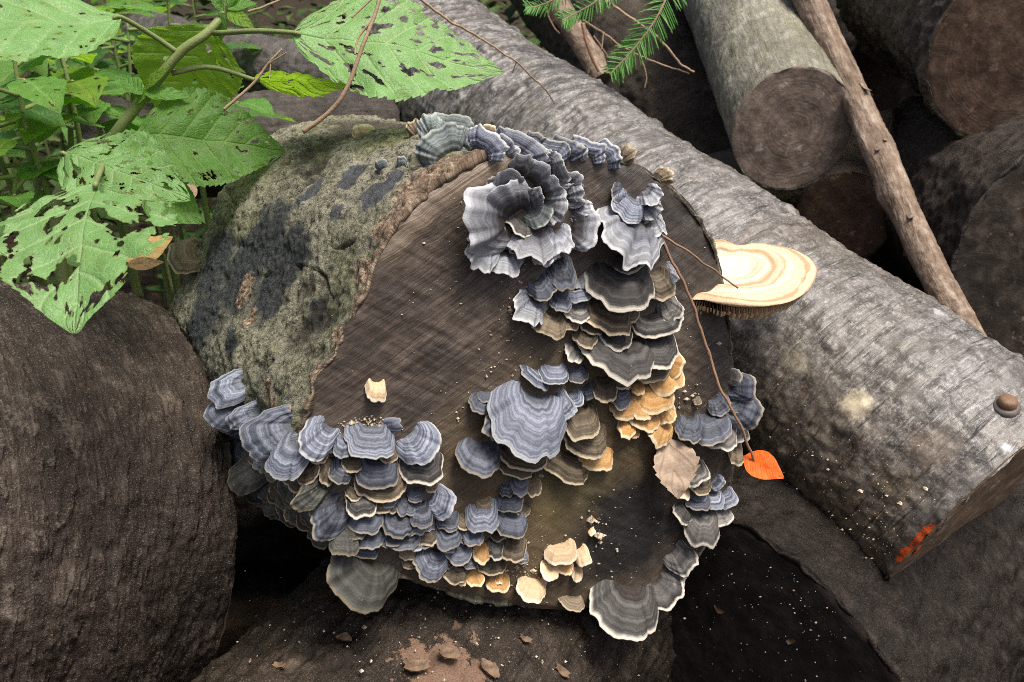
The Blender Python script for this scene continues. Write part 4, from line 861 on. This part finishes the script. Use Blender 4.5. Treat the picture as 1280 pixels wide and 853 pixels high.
def put_leaf(parent, B, T, wr, up, mat, petiole=None, name='leaf', **k):
    """leaf from base B to tip T (world), width = wr x length, its upper side turned towards 'up'"""
    B = np.asarray(B); T = np.asarray(T); L = np.linalg.norm(T - B); y = (T - B) / L
    z = nrm(up - y * (up @ y)); x = np.cross(y, z)
    V, F_, vn = leaf_mesh(L, L * wr, **k)
    # keep the tip on T whatever the droop
    dz = -k.get('droop', 0.15) * L; W_ = B + V[:, :1] * x + V[:, 1:2] * y + (V[:, 2:3] - dz * V[:, 1:2] / L) * z
    o = mesh_obj(name, W_, F_, LEAF[mat] if isinstance(mat, str) else mat, parent, {'pc': V, 'vein': vn, 'brown': leaf_mesh.brown})
    if petiole is not None:
        pts = spline(petiole + [B, B + y * L * 0.04], 14); Vp, Fp = tube(pts, np.linspace(0.0028, 0.0018, 14), 7)
        mesh_obj('petiole', Vp, Fp, STEM, o)
    return o
TOC = -FW
nettle = empty('leafy_plant', cp(60, 330, 0.92) * np.array([1, 1, 0]), 'tall green plant with large insect-eaten leaves behind the ridged log', 'plant')
_ft = cp(60, 330, 0.92); _ft[2] = 0.0
main_stem = spline([_ft, cp(75, 330, 0.90), cp(118, 210, 0.88), cp(150, 160, 0.87), cp(188, 112, 0.86), cp(225, 66, 0.85), cp(258, 42, 0.85), cp(283, 12, 0.86), cp(292, -25, 0.87)], 50)
Vs, Fs = tube(main_stem, np.linspace(0.0068, 0.0036, 50), 10); mesh_obj('stem', Vs, Fs, STEM, nettle)
upv = np.array([0, -0.25, 0.97]); mixv = nrm(np.array([0, -0.6, 0.7]))
put_leaf(nettle, cp(365, 41, 0.80), cp(628, 92, 0.84), 0.66, nrm(np.array([-0.05, -0.62, 0.75])), 'mint', [cp(268, 42, 0.85), cp(320, 39, 0.82)], holes=0.13, seed=3, droop=0.10, fold=0.05, hscale=1.5, nt=230, nj=130)
put_leaf(nettle, cp(152, 22, 0.80), cp(-150, 62, 0.70), 0.62, nrm(np.array([0.05, -0.55, 0.8])), 'mint', [cp(222, 66, 0.85), cp(190, 44, 0.83)], holes=0.02, seed=5, droop=0.12, fold=0.05, hscale=2.5)
put_leaf(nettle, cp(318, 100, 0.88), cp(436, 106, 0.86), 0.62, nrm(np.array([-0.1, 0.55, 0.8])), 'lime', [cp(214, 92, 0.86), cp(262, 84, 0.87)], holes=0.06, seed=8, nt=150, nj=80, droop=0.0, fold=-0.10, hscale=1.6)
put_leaf(nettle, cp(170, 168, 0.84), cp(356, 190, 0.90), 0.78, nrm(np.array([0.0, -0.75, 0.62])), 'mid', [cp(128, 195, 0.88), cp(150, 176, 0.86)], holes=0.07, seed=11, nt=170, nj=110, droop=0.18, fold=0.10, hscale=1.8)
put_leaf(nettle, cp(120, 228, 0.66), cp(90, 412, 0.57), 0.92, nrm(np.array([0.05, -0.66, 0.72])), 'mint', [cp(120, 205, 0.88), cp(128, 205, 0.76)], holes=0.27, seed=22, droop=0.15, fold=0.06, hscale=1.1, nt=240, nj=160, nv=6)
put_leaf(nettle, cp(78, 192, 0.76), cp(238, 250, 0.72), 0.62, nrm(np.array([0.0, -0.55, 0.83])), 'mint', [cp(105, 235, 0.885), cp(84, 205, 0.82)], holes=0.16, seed=14, droop=0.12, fold=0.05, hscale=1.7, nt=200, nj=120)
put_leaf(nettle, cp(262, 36, 0.90), cp(205, 150, 0.93), 1.15, nrm(np.array([0.1, -0.55, -0.55])), 'lime', None, holes=0.02, seed=17, droop=0.05, fold=-0.04)
put_leaf(nettle, cp(180, 232, 0.86), cp(252, 280, 0.86), 0.75, mixv, 'mid', [cp(120, 212, 0.88), cp(150, 220, 0.87)], seed=19, droop=0.1, fold=0.08)
for i, (b, t, w, m) in enumerate([((280, 14), (262, -6), .5, 'mid'), ((284, 12), (322, 4), .5, 'mid'), ((280, 16), (276, 52), .5, 'mid'), ((284, 16), (318, 36), .5, 'lime'), ((284, 10), (300, -20), .5, 'mid'),
                                  ((178, 118), (150, 98), .5, 'mid'), ((182, 112), (212, 84), .45, 'lime'), ((180, 118), (240, 122), .4, 'mid'), ((190, 112), (165, 132), .5, 'lime')]):
    put_leaf(nettle, cp(*b, 0.85), cp(*t, 0.845 + 0.01 * (i % 3)), w, nrm(np.array([0.1 * (i % 3 - 1), -0.6, 0.7])), m, seed=40 + i, nt=36, nj=20, nv=5, droop=0.2, fold=0.15)
# smaller plants around it
def small_plant(px, py, Z, h, nleaf, seed, label, mats=('mid', 'deep', 'lime'), size=0.05, lean=(0, 0)):
    r_ = np.random.RandomState(seed); base = cp(px, py, Z); base[2] = max(0.0, base[2] - 0.02)
    root = empty('woodland_plant', base, label, 'plant', None)
    top = base + np.array([lean[0], lean[1], h]); pts = spline([base, (base + top) / 2 + r_.uniform(-1, 1, 3) * 0.012, top], 16)
    foot = np.array([base[0] + 0.01, base[1] + 0.02, 0.0]); root.location = [float(c) for c in foot]
    V, Fq = tube(np.vstack([spline([foot, (foot + base) / 2, base], 8)[:-1], pts]), np.linspace(0.0050, 0.0018, 23), 7); mesh_obj('stem', V, Fq, STEM, root)
    for k in range(nleaf):
        t = 0.25 + 0.75 * (k + 0.5) / nleaf; p = pts[int(t * 15)]; a = k * 2.4 + r_.uniform(-0.4, 0.4); s = size * r_.uniform(0.7, 1.25) * (1.15 - 0.45 * t)
        d = np.array([math.cos(a), math.sin(a), r_.uniform(-0.1, 0.45)]); q = p + nrm(d) * s * 0.35
        put_leaf(root, q, q + nrm(d + np.array([0, 0, -0.35])) * s * 1.5, r_.uniform(0.5, 0.68), np.array([0, -0.1, 1.0]), mats[r_.randint(len(mats))], [p], seed=seed * 31 + k, nt=26, nj=15, nv=5, droop=0.22, fold=0.15, holes=0.05 if r_.rand() < 0.3 else 0)
PL = [(62, 240, 1.00, 0.22, 9, 'upright green plant whose thick stem rises beside the pale top leaf'), (105, 215, 1.10, 0.20, 10, 'bushy green plant between the two thick stems'),
      (18, 235, 1.02, 0.15, 8, 'dark green low plant at the rim of the ridged log'), (130, 190, 1.25, 0.24, 10, 'slender green plant behind the stem fork'),
      (250, 215, 1.22, 0.10, 6, 'low plant under the large green leaf'), (40, 300, 0.98, 0.10, 8, 'small round-leaved plant on the near side of the dark low plant'),
      (190, 200, 1.32, 0.22, 9, 'green plant in the shade behind the lime-coloured leaf'), (0, 170, 1.35, 0.26, 10, 'tall shaded plant at the back of the leafy clump')]
PL += [(300, 190, 1.28, 0.12, 8, 'low leafy plant in front of the grooved log, under the lime leaf'), (25, 150, 1.15, 0.20, 10, 'broad-leaved plant below the pale top leaf'), (85, 170, 1.18, 0.18, 10, 'light green plant crowding the thick upright stem'),
       (160, 120, 1.42, 0.22, 10, 'leafy plant in front of the knobbly log'), (230, 110, 1.5, 0.2, 10, 'bushy plant in front of the knobbly log, near the top shoot')]
for i, (px, py, Z, h, nl_, lab) in enumerate(PL): small_plant(px, py, Z, h, nl_, 60 + i, lab, size=0.068, mats=[('mid', 'lime'), ('mid', 'lime'), ('deep', 'mid'), ('mid', 'mint'), ('deep', 'mid'), ('mid', 'mint'), ('mid', 'lime'), ('lime', 'mid'), ('mid', 'deep'), ('mid', 'mint'), ('mid', 'lime'), ('mid', 'deep'), ('lime', 'mid'), ('mid', 'deep')][i])

# shaded plants filling the clump behind
for i, (px, py, Z, h, nl_) in enumerate([(20, 120, 1.7, 0.34, 12), (80, 110, 1.8, 0.30, 12), (140, 120, 1.75, 0.34, 12), (210, 120, 1.65, 0.26, 10), (270, 110, 1.8, 0.26, 10), (330, 90, 1.9, 0.22, 9), (50, 60, 2.3, 0.4, 12), (170, 60, 2.2, 0.4, 12), (260, 50, 2.3, 0.35, 12), (-20, 160, 1.5, 0.3, 10)]):
    small_plant(px, py + 90, Z, h, nl_, 160 + i, 'shaded leafy plant growing in the dark behind the green clump', mats=('deep', 'mid'), size=0.075)
for o in bpy.data.objects:
    if o.get('label', '').startswith('shaded leafy plant'): o['group'] = 'shaded plants behind the leafy clump'
# ------------------------------------------------------------------ poles, branches, twigs
def mat_pole():
    n = NT('peeling_pole_bark', 0.75, 0.3); v = n.attr('bc')
    a = n.noise(n.scale(v, (130, 130, 22)), 1, 5, 0.65, 0.5); b = n.noise(v, 70, 4, 0.65)
    c = n.ramp(n.math('ADD', n.math('MULTIPLY', a, 0.6), n.math('MULTIPLY', b, 0.4)), [(0.33, (0.075, 0.05, 0.035)), (0.5, (0.20, 0.145, 0.105)), (0.66, (0.38, 0.31, 0.25))])
    return n.done(c, None, n.bump(n.math('ADD', a, b), 0.9, 0.003))
POLE = mat_pole()
def pole(name, label, pts, r0, r1, cat='branch', nu=60, nl=260, flakes=10, seed=0):
    C = spline(pts, nl); r_ = np.random.RandomState(seed)
    tg = np.gradient(C, axis=0); tg /= np.linalg.norm(tg, axis=1)[:, None]
    e1 = np.cross(tg, np.array([0.2, 0.9, 0.3])); e1 /= np.linalg.norm(e1, axis=1)[:, None]; e2 = np.cross(tg, e1)
    th = np.arange(nu) / nu * 2 * math.pi; s = np.linspace(0, 1, nl); R = (r0 + (r1 - r0) * s)[:, None]
    L = np.linalg.norm(pts[-1] - pts[0]); bc = np.stack([R * np.cos(th), R * np.sin(th), np.repeat((s * L)[:, None], nu, 1)], -1)
    rr = R + 0.10 * R * fbm(bc * np.array([45, 45, 14]), 1, 4) + 0.06 * R * fbm(bc, 140, 2) + 0.12 * R * fbm(bc, 9, 2)
    for k in range(4):                                                    # knots
        c = r_.uniform(0.1, 0.9); a = r_.uniform(0, 6.28)
        rr = rr + 0.25 * R * np.exp(-((s[:, None] - c) * L / (1.2 * r0)) ** 2) * np.exp(-(((th - a + math.pi) % (2 * math.pi) - math.pi) / 0.5) ** 2)
    V = C[:, None] + rr[..., None] * (np.cos(th)[None, :, None] * e1[:, None] + np.sin(th)[None, :, None] * e2[:, None])
    root = empty(name, C[-1], label, cat)
    mesh_obj('bark', V, grid_faces(nl, nu, True), POLE, root, {'bc': bc.reshape(-1, 3)})
    for e in (0, -1):
        ring = V[e]; VV = np.vstack([ring, C[e][None]]); j = np.arange(nu)
        mesh_obj('cut_end', VV, np.stack([j, (j + 1) % nu, np.full(nu, nu)], -1), bpy.data.materials['slanted_pale_end'], root, {'bc': VV - C[e], 'q': np.ones(nu + 1)})
    for k in range(flakes):                                               # curling bark flakes
        i = r_.randint(8, nl - 8); a = r_.uniform(0, 6.28); d = math.cos(a) * e1[i] + math.sin(a) * e2[i]; p = C[i] + d * R[i, 0] * 0.98; lat = np.cross(d, tg[i]); w = r_.uniform(0.002, 0.004); l = r_.uniform(0.008, 0.02)
        g = np.array([[p + lat * w * q + tg[i] * l * t + d * l * 0.35 * t ** 2 for q in (-1, 0, 1)] for t in np.linspace(0, 1, 5)])
        mesh_obj('bark_flake', np.concatenate([g.reshape(-1, 3), g.reshape(-1, 3) + d * 0.0008]), np.concatenate([grid_faces(5, 3), grid_faces(5, 3, off=15)[:, ::-1]]), POLE, root, {'bc': np.concatenate([g.reshape(-1, 3)] * 2) - C[-1]})
    return root
pole('leaning_pole', 'brown peeling pole leaning diagonally between the pale log and the gnarled log', [cp(985, -60, 1.42), cp(1030, 40, 1.34), cp(1085, 160, 1.26), cp(1135, 275, 1.17), cp(1180, 365, 1.08), cp(1222, 440, 1.02)], 0.0232, 0.0165, 'pole', 72, 320, 14, 2)
pole('broken_branch', 'short bare tan branch behind the long silver-grey log', [cp(660, -60, 1.62), cp(700, 10, 1.56), cp(728, 55, 1.52), cp(752, 100, 1.50)], 0.021, 0.018, 'branch', 40, 120, 4, 3)

def twig(name, label, paths, mat, cat='twig', group=None, ns=7, nz=0.0015):
    """one twig: the first path is the main stalk, the rest are its side shoots"""
    root = None
    for k, (pts, ra, rb) in enumerate(paths):
        n = 12 * len(pts); C = spline(pts, n); C = C + nz * fbm(C, 60, 2, off=k * 7)[:, None] * np.array([1, 0.4, 1])
        V, Fq = tube(C, np.linspace(ra, rb, n) * (1 + 0.18 * fbm(np.stack([np.arange(n) * 0.7, np.zeros(n), np.full(n, k * 5.)], -1), 1, 2)), ns)
        if root is None: root = empty(name, C[0], label, cat, group)
        mesh_obj('stalk' if k == 0 else 'side_shoot', V, Fq, mat, root)
    return root
q = lambda x, y, z: cp(x, y, z)
twig('dry_twig', 'pale forked dry twig hanging over the mint-green leaf', [([q(478, -12, .76), q(468, 20, .76), q(452, 60, .76), q(433, 112, .765), q(412, 140, .77), q(379, 165, .775)], .0016, .0022), ([q(466, 24, .76), q(448, 48, .76), q(444, 68, .757)], .0011, .0008), ([q(470, -6, .76), q(440, 22, .76)], .001, .0007)], TWIG)
twig('dry_twig', 'thin dry twig with split end above the large green leaf', [([q(352, 62, .83), q(335, 80, .83), q(316, 105, .83), q(279, 138, .83)], .0010, .0016), ([q(335, 80, .83), q(358, 66, .825)], .0009, .0006), ([q(338, 78, .83), q(336, 102, .828)], .0008, .0006)], TWIG)
twig('dry_twig', 'long thin twig bending from behind the mint leaf over the silver bark', [([q(515, -10, 1.0), q(560, 25, 1.02), q(600, 48, 1.05), q(645, 78, 1.08), q(680, 110, 1.12), q(694, 130, 1.15)], .0017, .0008), ([q(645, 78, 1.08), q(640, 92, 1.09)], .0009, .0006)], TWIG)
twig('dry_twig', 'short dry twig crossing behind the top shoot', [([q(310, 15, 1.0), q(340, 5, 1.0), q(375, -12, 1.0)], .0015, .0012)], TWIG)
twig('dry_twig', 'branching dry twig under the fir sprigs', [([q(750, -8, 1.28), q(770, 10, 1.28), q(800, 30, 1.28), q(830, 55, 1.29), q(850, 80, 1.30), q(868, 90, 1.31)], .0022, .0014), ([q(728, 25, 1.29), q(752, 40, 1.29), q(780, 60, 1.3), q(820, 78, 1.3), q(862, 92, 1.31)], .0018, .001), ([q(755, 40, 1.29), q(752, 62, 1.285)], .001, .0007), ([q(800, 68, 1.3), q(808, 95, 1.3), q(806, 110, 1.3)], .0011, .0008)], TWIG)
twig('dry_twig', 'crooked brown twig beside the broken branch', [([q(680, 5, 1.45), q(690, 30, 1.45), q(700, 42, 1.45)], .0016, .0009), ([q(690, 28, 1.45), q(698, 20, 1.44)], .001, .0007)], REDTWIG)
twig('dry_twig', 'dry brown sticks splintering off beside the broken branch', [([q(728, 30, 1.46), q(735, 60, 1.46), q(748, 90, 1.47)], .004, .0022), ([q(742, 45, 1.46), q(760, 72, 1.46)], .0016, .001)], REDTWIG)
dF = depth(surface_hit(840, 330)[0])
twig('hanging_twig', 'thin reddish twig hanging in front of the sawn face down to the orange leaf', [([q(822, 292, dF - .012), q(845, 335, dF - .016), q(868, 385, dF - .016), q(885, 440, dF - .018), q(905, 495, dF - .028), q(925, 530, dF - .03), q(946, 586, dF - .02)], .0014, .0011), ([q(885, 440, dF - .018), q(892, 470, dF - .02), q(897, 484, dF - .022)], .0010, .0007)], REDTWIG)
twig('thin_twig', 'thin twig slanting from the fungi to the cream shelf', [([q(823, 293, dF - .01), q(850, 308, dF - .014), q(885, 332, dF - .014), q(922, 361, dF - .012)], .0013, .0007)], REDTWIG)

# ------------------------------------------------------------------ fir sprigs
def mat_needle():
    n = NT('fir_needles', 0.4, 0.45); r = n.noise(n.obj(), 90, 2); return n.done(n.mix(r, (0.035, 0.15, 0.02), (0.13, 0.33, 0.05)))
NEED = mat_needle()
def sprig(label, pts, n, ln, seed):
    r_ = np.random.RandomState(seed); C = spline(pts, 60); V, Fq = tube(C, np.linspace(.0016, .0009, 60), 6)
    root = empty('fir_sprig', C[0], label, 'sprig'); mesh_obj('stalk', V, Fq, TWIG, root)
    GV, GF = [], []
    nrm_f = nrm(np.array([0.1, -0.75, 0.6]))
    for i in range(n):
        t = (i + 0.5) / n; p = C[int(t * 59)]; tg = nrm(C[min(59, int(t * 59) + 1)] - C[max(0, int(t * 59) - 1)]); sd = np.cross(tg, nrm_f) * (1 if i % 2 else -1)
        d = nrm(sd * r_.uniform(0.75, 1.05) + tg * r_.uniform(0.5, 0.8) + nrm_f * r_.uniform(-0.15, 0.4)); l = ln * r_.uniform(0.75, 1.1) * (1 - 0.35 * t) * (0.6 if t > 0.93 else 1)
        w = nrm(np.cross(d, nrm_f)) * 0.0011; k = len(GV) * 8 // 8
        u = nrm_f * 0.0005; base = len(GV)
        for s_, ws in ((0, .6), (.5, 1), (.9, .8), (1.0, .12)):
            c = p + d * l * s_ - np.array([0, 0, 1.0]) * l * 0.12 * s_ ** 2
            GV += [c - w * ws, c + u, c + w * ws, c - u]
        for a in range(3):
            for b in range(4): GF.append([base + a * 4 + b, base + a * 4 + (b + 1) % 4, base + (a + 1) * 4 + (b + 1) % 4, base + (a + 1) * 4 + b])
    tag(mesh_obj('needles', np.array(GV), GF, NEED, root), kind='stuff')
sprig('fresh green fir sprig pointing down between the logs', [q(850, -40, 1.22), q(822, 20, 1.22), q(795, 58, 1.23), q(762, 94, 1.24)], 110, 0.036, 1)
sprig('small green fir sprig over the broken branch', [q(770, -25, 1.25), q(745, 2, 1.25), q(718, 18, 1.26), q(702, 26, 1.26)], 64, 0.026, 2)
sprig('green fir sprig tip beside the silver log', [q(735, -40, 1.3), q(700, -5, 1.3), q(672, 8, 1.31), q(657, 10, 1.31)], 60, 0.024, 3)
sprig('cut-off fir sprig reaching in over the dark gap', [q(800, -45, 1.28), q(770, -14, 1.28), q(748, 4, 1.28)], 44, 0.028, 4)

# ------------------------------------------------------------------ fallen leaves
def mat_dead(name, a, b, vein):
    n = NT(name, 0.6, 0.3); v = n.attr('pc'); vn = n.attr('vein', 'Fac')
    c = n.mix(n.ramp(n.noise(v, 90, 5, 0.7), [(0.35, 0.0), (0.65, 1.0)]), a, b); c = n.mix(n.math('MULTIPLY', vn, 0.6), c, vein)
    return n.done(c, None, n.bump(n.math('ADD', vn, n.noise(v, 300, 3)), 0.5, 0.001))
def fallen(name, label, B, T, wr, up, mat, **k):
    root = empty(name, B, label, 'leaf'); put_leaf(root, B, T, wr, up, mat, name='blade', **k); return root
lf = fallen('orange_leaf', 'bright orange pointed leaf hanging under the fungus log edge', q(930, 570, dF - .018), q(980, 598, dF - .035), 0.68, nrm(np.array([0.0, -0.75, 0.65])), mat_dead('orange_leaf_skin', (0.80, 0.14, 0.008), (0.62, 0.085, 0.006), (0.35, 0.06, 0.01)), seed=5, nt=40, nj=24, droop=0.08, fold=0.1, tooth=0.0)
fallen('yellow_dead_leaf', 'yellow-brown dead leaf lying on the ridged log behind the fungus log', q(150, 326, .98), q(216, 296, 1.02), 0.6, nrm(np.array([0.1, -0.6, 0.8])), mat_dead('yellow_brown_leaf', (0.30, 0.19, 0.06), (0.42, 0.30, 0.12), (0.15, 0.09, 0.04)), seed=9, nt=40, nj=24, droop=0.05, fold=0.05, tooth=0.0)
fallen('brown_dead_leaf', 'curled brown dead leaf under the yellowish one', q(158, 332, .95), q(205, 328, .97), 0.4, nrm(np.array([0, -0.8, 0.6])), mat_dead('brown_leaf', (0.20, 0.12, 0.05), (0.34, 0.23, 0.11), (0.1, 0.06, 0.03)), seed=10, nt=30, nj=18, droop=0.05, fold=0.15, tooth=0.0)
fallen('pink_brown_dead_leaf', 'small pinkish-brown dead leaf behind the green leaves', q(240, 228, .98), q(232, 262, .97), 0.6, nrm(np.array([0, -0.9, 0.3])), mat_dead('pinkish_leaf', (0.32, 0.20, 0.14), (0.42, 0.30, 0.22), (0.2, 0.12, 0.08)), seed=12, nt=24, nj=14, droop=0.1, fold=0.2)
hP = surface_hit(838, 580)[0]; hD = depth(hP)
fallen('dry_grey_leaf', 'dry grey-brown torn leaf stuck between the small brackets', q(832, 548, hD - .010), q(848, 624, hD - .016), 0.85, nrm(np.array([0.25, -0.9, 0.35])), mat_dead('dry_grey_leaf_skin', (0.34, 0.25, 0.18), (0.46, 0.36, 0.27), (0.22, 0.15, 0.10)), seed=15, nt=50, nj=30, droop=0.3, fold=0.35, tooth=0.14, nv=2)

# ------------------------------------------------------------------ stub on the silver log, crumbs of wood
bvB = None
def log_surface(x, y, P0, ax, e1, e2, r):
    b = to_bc(x, y, P0, ax, e1, e2, r); return P0 + e1 * b[0] + e2 * b[1] + ax * b[2]
sp = log_surface(1257, 508, B0, axB, e1B, e2B, rB0); sn = sp - B0; sn = nrm(sn - axB * (sn @ axB))
C = np.array([sp - sn * 0.004, sp + sn * 0.004, sp + sn * 0.009, sp + sn * 0.0105]); V, Fq = tube(C, [0.0085, 0.0085, 0.0078, 0.0055], 14, True, 0.07)
stub = empty('knot_stub', sp, 'short rusty-brown knot stub on the silver bark near the sawn end', 'stub')
mesh_obj('plug', V, Fq, mat_stem('rusty_stub', (0.10, 0.06, 0.035), (0.26, 0.15, 0.085)), stub)
V, Fq = tube(np.array([sp - sn * 0.004, sp + sn * 0.0015, sp + sn * 0.003]), [0.013, 0.0125, 0.010], 16, True, 0.06); mesh_obj('collar', V, Fq, mat_stem('stub_collar', (0.06, 0.05, 0.045), (0.16, 0.14, 0.13)), stub)
def mat_crumb():
    n = NT('wood_crumb', 0.85, 0.2); c = n.noise(n.obj(), 400, 1); return n.done(n.ramp(c, [(0.35, (0.20, 0.14, 0.085)), (0.6, (0.62, 0.54, 0.42))]))
CR = mat_crumb()
OCT = np.array([[1, 0, 0], [-1, 0, 0], [0, 1, 0], [0, -1, 0], [0, 0, 1], [0, 0, -1]], float); OF = np.array([[0, 2, 4], [2, 1, 4], [1, 3, 4], [3, 0, 4], [2, 0, 5], [1, 2, 5], [3, 1, 5], [0, 3, 5]])
def crumbs(label, spots, hit, seed):
    # uneven drifts: most crumbs are dust, a few are chips
    r_ = np.random.RandomState(seed); VV, FF = [], []
    for (x, y, sx, sy, n, s) in spots:
        for _ in range(n):
            h = hit(x + r_.normal() * sx, y + r_.normal() * sy)
            if h is None: continue
            P, nn = h; sc = s * np.exp(r_.normal() * 0.6)
            FF.append(OF + 6 * len(VV)); VV.append(P + nn * sc * 0.3 + OCT * sc * r_.uniform(0.4, 1.0, 3) * r_.uniform(0.7, 1.2, (6, 1)))
    if VV: tag(mesh_obj('wood_crumbs', np.concatenate(VV), np.concatenate(FF), CR, None, smooth=False, loc=VV[0].mean(0)), label, 'crumbs', None, 'stuff')
def hitA(x, y):
    h = surface_hit(x, y)
    return None if h is None else (h[0], IA['fn'] if h[2] == 1 else nrm(h[0] - IA['P0'] - IA['ax'] * ((h[0] - IA['P0']) @ IA['ax'])))
crumbs('pale wood crumbs scattered on the sawn face', [(460, 532, 14, 6, 160, .0011), (640, 370, 10, 22, 50, .0009), (660, 440, 30, 25, 60, .0008), (590, 480, 60, 50, 70, .0006), (730, 690, 60, 30, 110, .0008), (655, 715, 12, 14, 80, .0009),
    (700, 600, 60, 60, 60, .0006), (560, 330, 60, 60, 50, .0006), (860, 500, 14, 10, 30, .0012), (745, 655, 6, 12, 24, .0016), (820, 640, 40, 50, 60, .0006), (880, 420, 20, 60, 40, .0006), (600, 505, 40, 20, 40, .0007)], hitA, 1)
def cylhit(I, r, P0):
    def f(x, y):
        b = to_bc(x, y, P0, I['ax'], I['e1'], I['e2'], r); P = P0 + I['e1'] * b[0] + I['e2'] * b[1] + I['ax'] * b[2]
        if not 0.005 < b[2] < I['L']: return None
        n = nrm(I['e1'] * b[0] + I['e2'] * b[1]); return P + n * 0.002, n
    return f
crumbs('pale crumbs sprinkled on the lower end of the silver log', [(1120, 650, 60, 40, 150, .0008), (1040, 590, 50, 40, 90, .0007), (1080, 690, 20, 20, 50, .0008)], cylhit(IB, rB0, B0), 2)
ID = root_info[logD.name]
crumbs('pale crumbs sprinkled on the speckled bottom log', [(500, 790, 130, 40, 220, .0009), (700, 800, 70, 40, 120, .0008)], cylhit(ID, 0.2, D0), 3)
IE = root_info[logE.name]
def hitE(x, y):
    d = ray(x, y); n = -IE['ax']; t = ((E0 - CAM) @ n) / (d @ n); P = CAM + d * t
    return (P + n * 0.002, n) if np.linalg.norm(P - E0) < 0.245 else None
crumbs('pale crumbs dusted over the blackened sawn face', [(960, 760, 90, 70, 190, .0007), (1040, 740, 30, 50, 80, .0008), (900, 700, 70, 60, 60, .0006)], hitE, 4)

# scraps of bark and litter caught on the lower logs
SC = mat_dead('bark_scrap_skin', (0.07, 0.045, 0.028), (0.24, 0.16, 0.10), (0.1, 0.07, 0.05)); r_ = np.random.RandomState(77)
def scrap(P, n, label, size):
    e1 = nrm(np.cross(n, r_.normal(size=3))); e2 = np.cross(n, e1); nt, nj = 9, 7; t = np.linspace(-1, 1, nt)[:, None]; j = np.linspace(-1, 1, nj)[None, :]
    o = r_.uniform(0, 90); w = 0.55 * (1 - 0.5 * t ** 2) * (1 + 0.35 * fbm(np.stack([t[:, 0] * 2, 0 * t[:, 0], 0 * t[:, 0] + o], -1), 1, 3)[:, None])
    x = t * (1 + 0.1 * np.sin(j * 3 + o)); y = j * w; z = 0.25 * j ** 2 * w + 0.12 * np.sin(t * 3 + o) + 0.06 * fbm(np.stack([x * 3 + 0 * j, y * 3, 0 * x * j + o], -1), 1, 2)
    top = P + size * (x[..., None] * e1 + y[..., None] * e2 + (z + 0.12)[..., None] * n); bot = top - n * 0.0012
    V = np.concatenate([top.reshape(-1, 3), bot.reshape(-1, 3)]); Fq = np.concatenate([grid_faces(nt, nj), grid_faces(nt, nj, off=nt * nj)[:, ::-1]])
    tag(mesh_obj('bark_scrap', V, Fq, SC, None, {'pc': V - P, 'vein': np.zeros(len(V)), 'brown': np.zeros(len(V))}, loc=P), label, 'bark scrap', 'bark scraps on the lower logs')
for (x, y), sz in (((430, 800), .007), ((520, 835), .011), ((560, 820), .009), ((610, 838), .010), ((655, 800), .006), ((700, 840), .008), ((350, 835), .006)):
    h = cylhit(ID, 0.203, D0)(x, y)
    if h: scrap(h[0], h[1], f"curled {'large' if sz > .0085 else 'small'} brown bark scrap on the speckled bottom log", sz)
for (x, y), sz in (((1020, 690), .007), ((1075, 770), .008), ((990, 800), .005), ((900, 760), .006)):
    h = hitE(x, y)
    if h: scrap(h[0], h[1], 'curled brown bark scrap stuck to the blackened sawn face', sz)

# ------------------------------------------------------------------ undergrowth behind the pile, made tall to block back light
def undergrowth():
    r_ = np.random.RandomState(5); VV, FF, k = [], [], 0
    for _ in range(16000):
        x = r_.uniform(-3.2, 3.6); y = r_.uniform(2.2, 4.6); z = r_.uniform(0, 1) ** 1.2 * (0.65 + 0.35 * (y - 2.2)) * (0.8 + 0.4 * math.sin(x * 2.1 + y))
        a = r_.uniform(0, 6.28); s = r_.uniform(0.03, 0.075); d = np.array([math.cos(a), math.sin(a), r_.uniform(-0.5, 0.3)]); sd = np.array([-d[1], d[0], r_.uniform(-0.3, 0.3)]) * 0.33
        p = np.array([x, y, z]); VV += [p, p + d * s * 0.5 + sd * s, p + d * s * 1.1 - np.array([0, 0, s * .2]), p + d * s * 0.5 - sd * s]; FF.append([k, k + 1, k + 2, k + 3]); k += 4
    for _ in range(260):                                                 # dry stalks among the leaves
        x = r_.uniform(-3, 3.4); y = r_.uniform(1.9, 4.4); h = r_.uniform(0.3, 1.0); l = r_.uniform(-0.2, 0.2, 2); w = r_.uniform(0.002, 0.005)
        p = np.array([x, y, 0]); t = p + np.array([l[0], l[1], h]); o = np.array([w, 0, 0]); VV += [p - o, p + o, t + o * .4, t - o * .4]; FF.append([k, k + 1, k + 2, k + 3]); k += 4
    n = NT('undergrowth_leaves', 0.7, 0.2); c = n.noise(n.obj(), 7, 3)
    m = n.done(n.ramp(c, [(0.3, (0.02, 0.05, 0.012)), (0.55, (0.05, 0.10, 0.02)), (0.75, (0.11, 0.10, 0.04))]))
    tag(mesh_obj('undergrowth', np.array(VV), FF, m, None, smooth=False, loc=(0, 3, 0)), 'dark leafy undergrowth filling the shade behind the log pile', 'undergrowth', None, 'stuff')
undergrowth()
